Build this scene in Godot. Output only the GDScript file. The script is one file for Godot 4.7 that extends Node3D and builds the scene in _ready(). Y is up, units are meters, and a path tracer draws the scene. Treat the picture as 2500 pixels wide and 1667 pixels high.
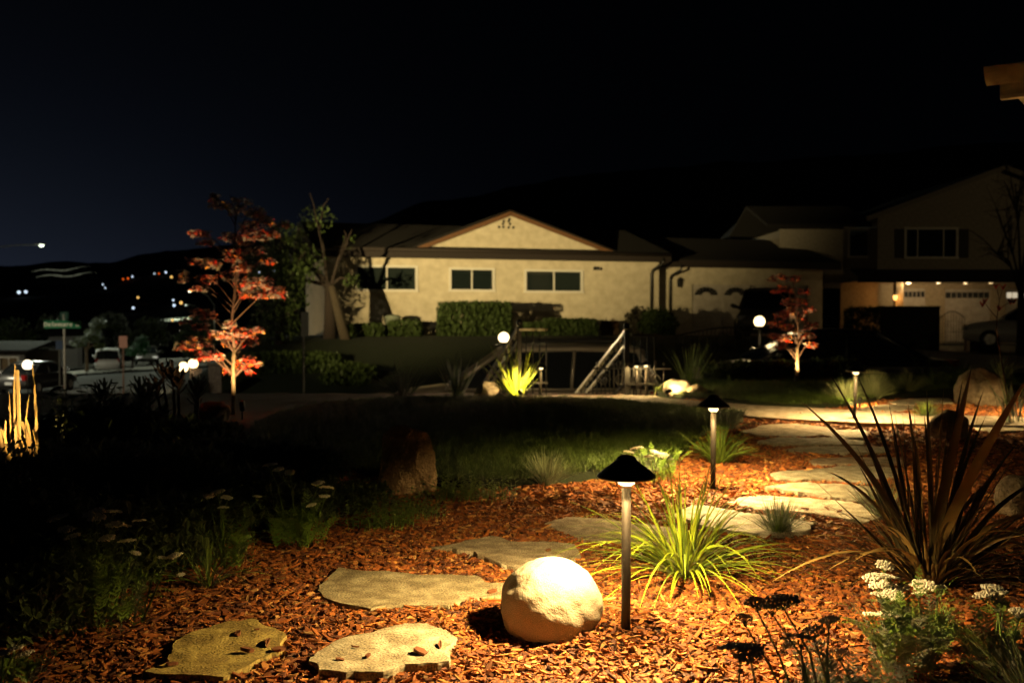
extends Node3D
# A front garden at night, lit by low voltage path lights; a street and houses beyond it.

var rng := RandomNumberGenerator.new()
var taken := {}
var M := {}
var tex := {}
var keep_out := []          # outlines in which no bark chips lie
var bed_noise: FastNoiseLite
var lawn_outline := PackedVector2Array()


func _ready():
	rng.seed = 4711
	camera_and_sky()
	materials()
	ground_and_streets()
	far_hills()
	main_house()
	right_house()
	own_roof()
	left_side()
	vehicles()
	front_steps()
	fences()
	street_lighting()
	path_lights()
	spot_lights()
	flagstones()
	boulders()
	maples()
	near_plants()
	edge_plants()
	house_plants()
	lawn_and_bark()


func camera_and_sky():
	var cam := Camera3D.new()
	cam.name = "camera"
	cam.position = Vector3(0, 0.93, 0)
	cam.rotation.x = -0.02667
	cam.fov = 37.85
	var att := CameraAttributesPhysical.new()
	att.frustum_focal_length = 35.0
	att.frustum_focus_distance = 3.0
	att.frustum_near = 0.1
	att.frustum_far = 2000.0
	att.exposure_aperture = 4.2
	cam.attributes = att
	cam.far = 2000.0
	cam.near = 0.1
	add_child(cam)
	cam.current = true
	# night sky: the glow of a town beyond the hills to the left, fading upwards
	var im := Image.create(256, 128, false, Image.FORMAT_RGBF)
	for j in 128:
		var el := (0.5 - (j + 0.5) / 128.0) * PI
		for i in 256:
			var az := (i + 0.5) / 256.0 * TAU      # 0 = -z
			var d := Vector3(sin(az), 0, -cos(az)).dot(Vector3(sin(-0.75), 0, -cos(-0.75)))
			var k := exp(-maxf(el, 0.0) / 0.105) * (0.015 + 0.985 * pow(0.5 + 0.5 * d, 17.0))
			im.set_pixel(i, j, Color(0.0002 + 0.018 * k, 0.0003 + 0.0235 * k, 0.0005 + 0.039 * k))
	var pan := PanoramaSkyMaterial.new()
	pan.panorama = ImageTexture.create_from_image(im)
	var sky := Sky.new()
	sky.sky_material = pan
	var e := Environment.new()
	e.background_mode = Environment.BG_SKY
	e.sky = sky
	e.tonemap_mode = Environment.TONE_MAPPER_LINEAR
	e.tonemap_exposure = 1.0
	e.sdfgi_enabled = true
	e.ssao_enabled = true
	e.ssil_enabled = true
	var we := WorldEnvironment.new()
	we.name = "night_sky"
	we.environment = e
	add_child(we)


# ---------------------------------------------------------------- helpers

func numbered(n: String) -> String:
	if not taken.has(n):
		taken[n] = 0
		return n
	taken[n] += 1
	return "%s_%03d" % [n, taken[n]]


func tag(o, label: String, category: String, group := ""):
	o.set_meta("label", label)
	o.set_meta("category", category)
	if group:
		o.set_meta("group", group)
	return o


func thing(called: String, label: String, category: String, at := Vector3.ZERO, turn := 0.0, group := "") -> Node3D:
	var o := Node3D.new()
	o.name = numbered(called)
	add_child(o)
	o.position = at
	o.rotation.y = turn
	tag(o, label, category, group)
	return o


func obj(called: String, what, mat: Material, parent = null) -> MeshInstance3D:
	var o := MeshInstance3D.new()
	if what is SurfaceTool:
		what.generate_normals()
		o.mesh = what.commit()
	else:
		o.mesh = what
	o.material_override = mat
	if parent == null:
		o.name = numbered(called)
		add_child(o)
	else:
		o.name = called
		parent.add_child(o, true)
	return o


func struct(called: String, what, mat: Material) -> MeshInstance3D:
	var o := obj(called, what, mat)
	o.set_meta("kind", "structure")
	return o


func copy_of(root: Node3D, at: Vector3, turn: float, label: String) -> Node3D:
	var r: Node3D = root.duplicate()
	r.name = numbered(String(root.name).rstrip("0123456789").trim_suffix("_"))
	add_child(r)
	r.position = at
	r.rotation.y = turn
	r.set_meta("label", label)
	return r


func mb() -> SurfaceTool:
	var s := SurfaceTool.new()
	s.begin(Mesh.PRIMITIVE_TRIANGLES)
	return s


func rr(a: float, b: float) -> float:
	return rng.randf_range(a, b)


func tri(s: SurfaceTool, a: Vector3, b: Vector3, c: Vector3):
	s.add_vertex(a)
	s.add_vertex(b)
	s.add_vertex(c)


func quad(s: SurfaceTool, a: Vector3, b: Vector3, c: Vector3, d: Vector3):
	tri(s, a, b, c)
	tri(s, a, c, d)


func box(s: SurfaceTool, c: Vector3, size: Vector3, turn := Basis()):
	s.set_smooth_group(-1)
	var h := size / 2
	var p := []
	for k in 8:
		p.append(c + turn * Vector3(h.x if k & 1 else -h.x, h.y if k & 2 else -h.y, h.z if k & 4 else -h.z))
	quad(s, p[4], p[6], p[7], p[5])
	quad(s, p[1], p[3], p[2], p[0])
	quad(s, p[5], p[7], p[3], p[1])
	quad(s, p[0], p[2], p[6], p[4])
	quad(s, p[6], p[2], p[3], p[7])
	quad(s, p[0], p[4], p[5], p[1])


func block(c: Vector3, size: Vector3, bevel := 0.01) -> SurfaceTool:
	# a box with chamfered edges
	var s := mb()
	s.set_smooth_group(-1)
	var h := size / 2
	var b := minf(bevel, minf(h.x, minf(h.y, h.z)) * 0.8)
	var rings := []
	for q in [[-h.y, b], [-h.y + b, 0.0], [h.y - b, 0.0], [h.y, b]]:
		var x: float = h.x - q[1]
		var z: float = h.z - q[1]
		var y: float = q[0]
		rings.append([c + Vector3(-x + b, y, z), c + Vector3(x - b, y, z), c + Vector3(x, y, z - b), c + Vector3(x, y, -z + b), c + Vector3(x - b, y, -z), c + Vector3(-x + b, y, -z), c + Vector3(-x, y, -z + b), c + Vector3(-x, y, z - b)])
	bridge(s, rings)
	return s


func bridge(s: SurfaceTool, rings: Array, cap := true):
	# rings run counter-clockwise seen from the far end
	var n: int = rings[0].size()
	for i in rings.size() - 1:
		for j in n:
			var k := (j + 1) % n
			quad(s, rings[i][j], rings[i + 1][j], rings[i + 1][k], rings[i][k])
	if cap:
		for e in [0, rings.size() - 1]:
			var m := Vector3.ZERO
			for p in rings[e]:
				m += p
			m /= n
			for j in n:
				var k := (j + 1) % n
				if e:
					tri(s, m, rings[e][k], rings[e][j])
				else:
					tri(s, m, rings[e][j], rings[e][k])


func tri_fan(s: SurfaceTool, ring: Array):
	var m := Vector3.ZERO
	for p in ring:
		m += p
	m /= ring.size()
	for j in ring.size():
		tri(s, m, ring[(j + 1) % ring.size()], ring[j])


func tube(s: SurfaceTool, pts: Array, rad: Array, n := 6, cap := true):
	s.set_smooth_group(0)
	var rings := []
	var x := Vector3.ZERO
	var last := pts.size() - 1
	for i in pts.size():
		var t: Vector3 = (pts[mini(i + 1, last)] - pts[maxi(i - 1, 0)]).normalized()
		if x == Vector3.ZERO:
			x = (Vector3.RIGHT if absf(t.x) < 0.8 else Vector3.UP)
		x = (x - t * x.dot(t)).normalized()
		var y := t.cross(x)
		var ring := []
		for k in n:
			var a := TAU * k / n
			ring.append(pts[i] + (x * cos(a) + y * sin(a)) * float(rad[i]))
		rings.append(ring)
	bridge(s, rings, cap)


func lathe(s: SurfaceTool, prof: Array, n := 24, at := Vector3.ZERO, smooth := true):
	var rings := []
	for q in prof:
		var ring := []
		for k in n:
			var a := -TAU * k / n
			ring.append(at + Vector3(cos(a) * q[0], q[1], sin(a) * q[0]))
		rings.append(ring)
	if smooth:
		s.set_smooth_group(0)
	else:
		s.set_smooth_group(-1)
	bridge(s, rings, false)


func strap(s: SurfaceTool, a: Vector3, b: Vector3, c: Vector3, width: float, fold := 0.22, segs := 8, side := Vector3.ZERO, blunt := 0.0):
	# a leaf that arches from a over b to c, folded along its midrib
	s.set_smooth_group(0)
	var sd := side
	if sd == Vector3.ZERO:
		sd = (c - a).cross(Vector3.UP)
		if sd.length() < 0.02 or rng.randf() < 0.35:
			var q := rng.randf() * TAU
			sd = Vector3(cos(q), 0, sin(q))
	var prev := []
	for i in segs + 1:
		var t := float(i) / segs
		var p := a.lerp(b, t).lerp(b.lerp(c, t), t)
		var tg := ((b - a) * (1 - t) + (c - b) * t).normalized()
		var x := (sd - tg * sd.dot(tg)).normalized()
		var nn := x.cross(tg).normalized()
		var w := width * 0.5 * lerpf(0.62, 1.0, smoothstep(0.0, 0.35, t)) * (1.0 - pow(t, 3.0) * (1.0 - blunt))
		var row := [p - x * w, p - nn * (w * fold * 2.0), p + x * w]
		if i:
			quad(s, prev[0], row[0], row[1], prev[1])
			quad(s, prev[1], row[1], row[2], prev[2])
		prev = row


func noise3(sd: int, freq: float, oct := 4) -> FastNoiseLite:
	var n := FastNoiseLite.new()
	n.noise_type = FastNoiseLite.TYPE_SIMPLEX_SMOOTH
	n.seed = sd
	n.frequency = freq
	n.fractal_octaves = oct
	return n


func rock(r: Vector3, sd: int, amp: float, freq: float, n := 20, cuts := 0, flat := -0.6, fine := 0.012, square := 0.0) -> ArrayMesh:
	# a stone: a ball cut by random planes, roughened in two sizes
	var s := mb()
	s.set_smooth_group(0)
	var a := noise3(sd, freq, 3)
	var b := noise3(sd + 9, freq * 11.0, 5)
	var g := RandomNumberGenerator.new()
	g.seed = sd
	var planes := []
	for k in cuts:
		planes.append([Vector3(g.randf_range(-1, 1), g.randf_range(-0.5, 0.9), g.randf_range(-1, 1)).normalized(), g.randf_range(0.62, 0.86)])
	var ax := [[Vector3.RIGHT, Vector3.UP, Vector3.BACK], [Vector3.LEFT, Vector3.UP, Vector3.FORWARD], [Vector3.UP, Vector3.BACK, Vector3.RIGHT], [Vector3.DOWN, Vector3.FORWARD, Vector3.RIGHT], [Vector3.BACK, Vector3.UP, Vector3.LEFT], [Vector3.FORWARD, Vector3.UP, Vector3.RIGHT]]
	for f in ax:
		var grid := []
		for i in n + 1:
			var row := []
			for j in n + 1:
				var u := tan((2.0 * i / n - 1.0) * PI / 4)
				var v := tan((2.0 * j / n - 1.0) * PI / 4)
				var d: Vector3 = (f[0] + f[1] * u + f[2] * v).normalized()
				var k := lerpf(1.0, 1.0 / pow(pow(d.x, 4) + pow(d.y, 4) + pow(d.z, 4), 0.25), square)
				for q in planes:
					var e: float = d.dot(q[0])
					if e > 0.05:
						k = minf(k, q[1] / e)
				k *= 1.0 + a.get_noise_3dv(d) * amp + b.get_noise_3dv(d) * fine
				var p := d * k
				if p.y < flat:
					p.y = flat + (p.y - flat) * 0.2
				row.append(p * r)
			grid.append(row)
		var flip: bool = (f[1] as Vector3).cross(f[2]).dot(f[0]) > 0
		for i in n:
			for j in n:
				if flip:
					quad(s, grid[i][j], grid[i][j + 1], grid[i + 1][j + 1], grid[i + 1][j])
				else:
					quad(s, grid[i][j], grid[i + 1][j], grid[i + 1][j + 1], grid[i][j + 1])
	s.generate_normals()
	return s.commit()


func lin(r: float, g: float, b: float, a := 1.0) -> Color:
	var c := Color(r, g, b).linear_to_srgb()
	c.a = a
	return c


func mat(r: float, g: float, b: float, rough := 0.85, metal := 0.0) -> StandardMaterial3D:
	var m := StandardMaterial3D.new()
	m.albedo_color = lin(r, g, b)
	m.roughness = rough
	m.metallic = metal
	return m


func noise_tex(freq: float, oct: int, sd: int, lo: Color, hi: Color, size := 512, kind := FastNoiseLite.TYPE_SIMPLEX_SMOOTH) -> NoiseTexture2D:
	var t := NoiseTexture2D.new()
	t.width = size
	t.height = size
	t.seamless = true
	var n := noise3(sd, freq, oct)
	n.noise_type = kind
	t.noise = n
	var g := Gradient.new()
	g.set_color(0, lo)
	g.set_color(1, hi)
	t.color_ramp = g
	return t


func slate_tex() -> ImageTexture:
	# stone colour: cloudy stains, fine grain, light on ledge edges painted as pale lines, a few dark spots
	var ia := noise3(81, 0.012, 5).get_seamless_image(512, 512)
	var ib := noise3(82, 0.13, 4).get_seamless_image(512, 512)
	var ic := noise3(83, 0.05, 3).get_seamless_image(512, 512)
	var out := Image.create(512, 512, false, Image.FORMAT_RGB8)
	for y in 512:
		for x in 512:
			var a := ia.get_pixel(x, y).r
			var b := ib.get_pixel(x, y).r
			var c := ic.get_pixel(x, y).r
			var v := 0.52 + 0.36 * (a - 0.5) + 0.55 * (b - 0.5)
			if absf(c - 0.5) < 0.012 and a > 0.5:
				v += 0.25
			if b < 0.26:
				v -= 0.2
			v = clampf(v + 0.22, 0.12, 1.0)
			out.set_pixel(x, y, Color(v, v * (0.96 + 0.06 * a), v * (0.88 + 0.16 * a)))
	return ImageTexture.create_from_image(out)


func ledge_tex() -> ImageTexture:
	# split stone: flat terraces with sharp ragged borders, and a fine grain
	var a := noise3(71, 0.008, 5)
	var b := noise3(72, 0.11, 4)
	var ia := a.get_seamless_image(512, 512)
	var ib := b.get_seamless_image(512, 512)
	var out := Image.create(512, 512, false, Image.FORMAT_RGB8)
	for y in 512:
		for x in 512:
			var v := ia.get_pixel(x, y).r + (ib.get_pixel(x, y).r - 0.5) * 0.03
			var k := floorf(v * 5.0)
			var h := (k + smoothstep(0.9, 1.0, v * 5.0 - k)) / 5.0 * 0.75 + v * 0.08 + ib.get_pixel(x, y).r * 0.14
			out.set_pixel(x, y, Color(h, h, h))
	return ImageTexture.create_from_image(out)


func grain(m: StandardMaterial3D, colour, relief, scale: float, depth := 0.4, world := true) -> StandardMaterial3D:
	# colour and relief maps laid on without UVs
	m.uv1_triplanar = true
	m.uv1_world_triplanar = world
	m.uv1_scale = Vector3.ONE * scale
	if colour:
		m.albedo_texture = colour
	if relief:
		m.heightmap_enabled = true
		m.heightmap_texture = relief
		m.heightmap_scale = depth
	return m


func leaf_mat(r: float, g: float, b: float, through := 0.35, rough := 0.5) -> StandardMaterial3D:
	var m := mat(r, g, b, rough)
	m.backlight_enabled = true
	m.backlight = Color(through, through, through)
	m.metallic_specular = 0.35
	return m


func glow_mat(c: Color, e: float) -> StandardMaterial3D:
	var m := mat(0.8, 0.8, 0.8, 0.4)
	m.emission_enabled = true
	m.emission = c
	m.emission_energy_multiplier = e
	return m


func materials():
	var w := Color.WHITE
	tex.speck = noise_tex(0.09, 4, 3, Color(0.5, 0.47, 0.43), w)
	tex.patch = noise_tex(0.012, 5, 5, Color(0.6, 0.57, 0.52), w)
	tex.rough = noise_tex(0.05, 5, 8, Color.BLACK, w)
	tex.fine = noise_tex(0.16, 3, 11, Color.BLACK, w)
	tex.slate = slate_tex()
	tex.grit = noise_tex(0.2, 2, 21, Color(0.55, 0.55, 0.55), w)
	tex.bark = noise_tex(0.03, 5, 31, Color(0.35, 0.3, 0.28), w)
	tex.ledge = ledge_tex()
	tex.plaster = noise_tex(0.02, 5, 51, Color(0.84, 0.83, 0.80), w)
	tex.mottle = noise_tex(0.03, 4, 41, Color(0.45, 0.5, 0.4), w)
	M.warm = Color(1.0, 0.825, 0.52)
	M.boulder = grain(mat(0.62, 0.57, 0.47, 0.9), tex.speck, tex.rough, 6.0, 0.13)
	M.rock = grain(mat(0.42, 0.35, 0.26, 0.9), tex.patch, tex.rough, 3.0, 1.6)
	M.redrock = grain(mat(0.44, 0.31, 0.18, 0.92), tex.patch, tex.rough, 2.6, 2.0)
	M.stone = []
	for c in [[0.56, 0.44, 0.13], [0.58, 0.53, 0.40], [0.52, 0.46, 0.30], [0.50, 0.43, 0.31], [0.54, 0.44, 0.33], [0.72, 0.67, 0.55], [0.46, 0.44, 0.35]]:  # palest tone: lamp light on stones near the path lights put into colour
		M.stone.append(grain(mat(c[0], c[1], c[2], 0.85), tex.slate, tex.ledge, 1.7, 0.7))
	M.soil = grain(mat(0.10, 0.035, 0.012, 0.95), tex.bark, tex.rough, 6.0, 1.2)
	M.chip = mat(1, 1, 1, 0.85)
	M.chip.vertex_color_use_as_albedo = true
	M.earth = grain(mat(0.030, 0.034, 0.016, 0.95), tex.mottle, tex.rough, 1.5, 1.5)
	M.lawn = grain(mat(0.024, 0.042, 0.010, 0.95), tex.mottle, tex.fine, 3.0, 1.5)
	M.grass = leaf_mat(0.060, 0.100, 0.016, 0.3)
	M.asphalt = grain(mat(0.075, 0.075, 0.07, 0.9), tex.grit, tex.fine, 1.2, 0.5)
	M.concrete = grain(mat(0.40, 0.35, 0.29, 0.9), tex.patch, tex.fine, 1.4, 0.3)
	M.kerb = grain(mat(0.34, 0.33, 0.30, 0.9), tex.patch, tex.fine, 1.4, 0.3)
	M.hill = grain(mat(0.045, 0.045, 0.030, 1.0), tex.mottle, null, 0.02)
	M.post = grain(mat(0.022, 0.016, 0.012, 0.55, 0.2), tex.grit, null, 6.0)
	M.hat = mat(0.012, 0.011, 0.010, 0.6, 0.3)
	M.collar = mat(0.50, 0.47, 0.42, 0.5, 0.2)
	M.iron = mat(0.02, 0.02, 0.02, 0.38, 0.3)
	M.rail = mat(0.48, 0.46, 0.38, 0.4, 0.1)  # dark metal rails; lamp highlights on them put into this pale colour
	M.black = mat(0.008, 0.008, 0.008, 0.6)
	M.stucco = grain(mat(0.62, 0.56, 0.43, 0.95), tex.plaster, null, 0.22)
	M.trim = mat(0.60, 0.58, 0.52, 0.6)
	M.fascia = mat(0.018, 0.012, 0.009, 0.75)
	M.shingle = grain(mat(0.024, 0.022, 0.021, 0.97), tex.bark, tex.rough, 1.0, 1.0)
	M.door = grain(mat(0.50, 0.46, 0.41, 0.6), tex.plaster, null, 0.3)
	M.blind = mat(0.055, 0.075, 0.055, 0.8)
	M.dark = mat(0.006, 0.007, 0.008, 0.3)
	M.room = mat(0.16, 0.15, 0.13, 0.9)
	M.pane = mat(0.02, 0.03, 0.03, 0.04)
	M.pane.transparency = BaseMaterial3D.TRANSPARENCY_ALPHA
	M.pane.albedo_color.a = 0.45
	M.wood = grain(mat(0.05, 0.034, 0.024, 0.9), tex.bark, tex.rough, 2.5, 1.5)
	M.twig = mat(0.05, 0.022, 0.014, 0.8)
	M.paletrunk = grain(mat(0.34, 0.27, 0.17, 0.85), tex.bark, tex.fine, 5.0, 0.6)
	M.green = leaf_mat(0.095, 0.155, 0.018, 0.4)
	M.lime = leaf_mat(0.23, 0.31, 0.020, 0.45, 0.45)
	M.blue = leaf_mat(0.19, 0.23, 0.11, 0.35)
	M.flax = []
	for c in [[0.052, 0.042, 0.020], [0.080, 0.060, 0.024], [0.042, 0.034, 0.018], [0.20, 0.14, 0.05]]:
		M.flax.append(leaf_mat(c[0], c[1], c[2], 0.12, 0.42))
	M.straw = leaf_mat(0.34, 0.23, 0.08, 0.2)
	M.fern = leaf_mat(0.085, 0.16, 0.018, 0.45)
	M.white = mat(0.74, 0.71, 0.64, 0.8)
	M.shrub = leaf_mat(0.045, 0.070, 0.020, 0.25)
	M.maple = [leaf_mat(0.30, 0.010, 0.004, 0.7, 0.75), leaf_mat(0.36, 0.050, 0.006, 0.6, 0.75), leaf_mat(0.46, 0.20, 0.04, 0.35, 0.75), leaf_mat(0.15, 0.010, 0.006, 0.6, 0.75)]
	for m in M.maple:
		m.metallic_specular = 0.12
	M.red = leaf_mat(0.5, 0.03, 0.015, 0.4)


# ---------------------------------------------------------------- ground

func street_y(x: float) -> float:
	return -1.2 + 0.065 * (clampf(x, -55.0, 20.0) - 1.0)


func edge_z(x: float) -> float:
	return lerpf(-12.2, -15.8, smoothstep(2.0, 4.2, x))


func ground_y(x: float, z: float) -> float:
	var st := street_y(x)
	var g := smoothstep(0.0, 1.0, (z - (edge_z(x) - 1.4)) / 1.4) * smoothstep(-9.5, -6.5, x)
	var lot := lerpf(0.08, -0.42, smoothstep(10.0, 15.0, x))
	var f := smoothstep(-26.4, -34.5, z) * smoothstep(-12.5, -8.5, x)
	return lerpf(lerpf(st, 0.0, g), lot, f)


func bed_y(x: float, z: float) -> float:
	# surface of the bark bed: small unevenness, a mound at the nearest path light, a hollow before the boulder
	if bed_noise == null:
		bed_noise = noise3(7, 1.6, 4)
	var y := -0.03 + (0.5 + 0.5 * bed_noise.get_noise_2d(x, z)) * 0.03
	y += 0.045 * exp(-(Vector2(x, z) - Vector2(0.36, -2.95)).length_squared() / 0.06)
	y -= 0.03 * exp(-(Vector2(x, z) - Vector2(0.08, -2.72)).length_squared() / 0.05)
	return y


func on_ground(x: float, z: float, up := 0.0) -> Vector3:
	return Vector3(x, ground_y(x, z) + up, z)


func sheet(x0: float, x1: float, z0: float, z1: float, nx: int, nz: int, up: float, bumps: FastNoiseLite = null, amp := 0.0) -> SurfaceTool:
	var s := mb()
	s.set_smooth_group(0)
	var rows := []
	for j in nz + 1:
		var row := []
		for i in nx + 1:
			var x := lerpf(x0, x1, float(i) / nx)
			var z := lerpf(z0, z1, float(j) / nz)
			var y := ground_y(x, z) + up
			if bumps:
				y += (0.5 + 0.5 * bumps.get_noise_2d(x, z)) * amp
			row.append(Vector3(x, y, z))
		rows.append(row)
	for j in nz:
		for i in nx:
			quad(s, rows[j][i], rows[j + 1][i], rows[j + 1][i + 1], rows[j][i + 1])
	return s


func outline_slab(pts: PackedVector2Array, y0: float, y1: float) -> SurfaceTool:
	var s := mb()
	s.set_smooth_group(-1)
	var ids := Geometry2D.triangulate_polygon(pts)
	var p := func(i: int, y: float) -> Vector3: return Vector3(pts[i].x, y, pts[i].y)
	for k in ids.size() / 3:
		var a := pts[ids[3 * k]]
		var b := pts[ids[3 * k + 1]]
		var c := pts[ids[3 * k + 2]]
		if (b - a).cross(c - a) > 0:
			tri(s, p.call(ids[3 * k], y1), p.call(ids[3 * k + 1], y1), p.call(ids[3 * k + 2], y1))
		else:
			tri(s, p.call(ids[3 * k], y1), p.call(ids[3 * k + 2], y1), p.call(ids[3 * k + 1], y1))
	var turn := 0.0
	for i in pts.size():
		turn += pts[i].cross(pts[(i + 1) % pts.size()])
	for i in pts.size():
		var k := (i + 1) % pts.size()
		if turn > 0:
			quad(s, p.call(i, y0), p.call(i, y1), p.call(k, y1), p.call(k, y0))
		else:
			quad(s, p.call(i, y0), p.call(k, y0), p.call(k, y1), p.call(i, y1))
	return s


func soften(pts: Array, times := 2) -> PackedVector2Array:
	# rounds an outline by cutting its corners
	var p := PackedVector2Array(pts)
	for t in times:
		var q := PackedVector2Array()
		for i in p.size():
			var n := p[(i + 1) % p.size()]
			q.append(p[i].lerp(n, 0.25))
			q.append(p[i].lerp(n, 0.75))
		p = q
	return p


func ground_and_streets():
	# one sheet that reaches the hills, finer near the garden
	var s := mb()
	s.set_smooth_group(0)
	var xs := [-400.0, -200.0, -120.0, -80.0, -55.0]
	var zs := [60.0, 20.0, 6.0]
	for i in 121:
		xs.append(-45.0 + 0.75 * i)
	xs.append_array([55.0, 80.0, 120.0, 200.0, 400.0])
	for j in 101:
		zs.append(3.0 - 0.5 * j)
	zs.append_array([-52.0, -60.0, -70.0, -85.0, -105.0])
	for j in zs.size() - 1:
		for i in xs.size() - 1:
			var c := []
			for q in [[i, j], [i, j + 1], [i + 1, j + 1], [i + 1, j]]:
				c.append(on_ground(xs[q[0]], zs[q[1]]))
			quad(s, c[0], c[1], c[2], c[3])
	struct("ground", s, M.earth).position.y = -0.08
	struct("road", sheet(-60, 34, -15.6, -23.6, 120, 8, 0.02), M.asphalt)
	struct("sidewalk", sheet(-9, 34, -13.9, -15.5, 60, 3, 0.12), M.concrete)
	struct("far_sidewalk", sheet(-9, 34, -23.7, -25.2, 60, 3, 0.13), M.concrete)
	struct("kerb", sheet(-9, 34, -23.6, -23.7, 60, 1, 0.14), M.kerb)
	struct("crossing_road", sheet(-75, -12, -23.6, -66, 60, 20, 0.016), M.asphalt)
	struct("distant_sidewalk", sheet(-75, -12, -66, -73, 60, 4, 0.16), M.kerb)
	struct("front_lawn_across_street", sheet(-8.6, 9.5, -25.3, -37.6, 40, 24, 0.05, noise3(2, 0.8), 0.05), M.lawn)
	struct("driveway", sheet(9.7, 15.5, -25.2, -41.0, 12, 20, 0.03), M.concrete)
	# the planting bed of bark, and the lawn in it
	s = mb()
	s.set_smooth_group(0)
	var rows := []
	for j in 147:
		var row := []
		for i in 138:
			var p := Vector3(-6.2 + 0.1 * i, 0, -0.8 - 0.1 * j)
			p.y = bed_y(p.x, p.z) + ground_y(p.x, p.z) - 0.016
			row.append(p)
		rows.append(row)
	for j in 146:
		for i in 137:
			quad(s, rows[j][i], rows[j + 1][i], rows[j + 1][i + 1], rows[j][i + 1])
	struct("bark_bed", s, M.soil)
	lawn_outline = soften([Vector2(-2.12, -7.84), Vector2(-2.02, -9.69), Vector2(-1.35, -10.43), Vector2(-0.58, -10.59), Vector2(0.11, -10.65), Vector2(0.93, -10.38), Vector2(1.38, -9.74), Vector2(1.88, -9.25), Vector2(2.13, -8.78), Vector2(1.68, -8.25), Vector2(1.30, -7.15), Vector2(1.07, -6.37), Vector2(0.78, -5.88), Vector2(0.38, -5.56), Vector2(0.06, -5.33), Vector2(-0.38, -5.27), Vector2(-0.82, -5.75), Vector2(-1.48, -6.27)])
	struct("lawn", outline_slab(lawn_outline, -0.05, 0.045), M.lawn)
	var back := soften([Vector2(1.72, -11.42), Vector2(2.02, -10.87), Vector2(2.50, -10.12), Vector2(2.96, -9.88), Vector2(3.26, -9.88), Vector2(3.72, -10.43), Vector2(4.27, -11.29), Vector2(5.32, -12.09), Vector2(6.54, -12.69), Vector2(7.50, -12.93), Vector2(8.22, -14.18), Vector2(5.82, -14.38), Vector2(3.30, -14.38), Vector2(2.20, -13.10), Vector2(1.72, -12.09)])
	struct("back_lawn", outline_slab(back, -0.05, 0.04), M.lawn)
	var walk := soften([Vector2(-0.27, -11.11), Vector2(1.60, -11.29), Vector2(1.67, -10.76), Vector2(2.11, -10.38), Vector2(2.45, -9.97), Vector2(3.10, -9.60), Vector2(3.62, -9.13), Vector2(4.36, -8.85), Vector2(5.09, -8.78), Vector2(4.66, -8.02), Vector2(4.02, -8.15), Vector2(3.34, -8.25), Vector2(2.86, -8.38), Vector2(2.13, -8.82), Vector2(1.76, -9.47), Vector2(1.44, -9.97), Vector2(0.94, -10.48), Vector2(-0.12, -10.70)], 1)
	struct("walkway", outline_slab(walk, -0.1, 0.025), M.concrete)
	keep_out = [lawn_outline, back, walk]


func ridge_at(t: float) -> float:
	# height of the skyline of the hills, 600 m away, by direction x / -z
	var k := 1176.0 + 2287.0 * t
	var a := [-500, 0, 150, 250, 330, 400, 520, 700, 826, 994, 1380, 1700, 2352, 3000]
	var b := [610, 609, 598, 605, 588, 575, 560, 545, 512, 462, 400, 372, 330, 320]
	for i in a.size() - 1:
		if k <= a[i + 1] or i == a.size() - 2:
			var q := clampf((k - a[i]) / float(a[i + 1] - a[i]), 0.0, 1.0)
			return 0.93 + (723.0 - lerpf(b[i], b[i + 1], q * q * (3.0 - 2.0 * q))) / 2287.0 * 600.0
	return 20.0


func hill_y(x: float, z: float) -> float:
	var k := maxf(0.0, (-z - 95.0) / 505.0)
	return -5.4 + (ridge_at(x / -z) + 5.4) * pow(k, 1.25)


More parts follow.
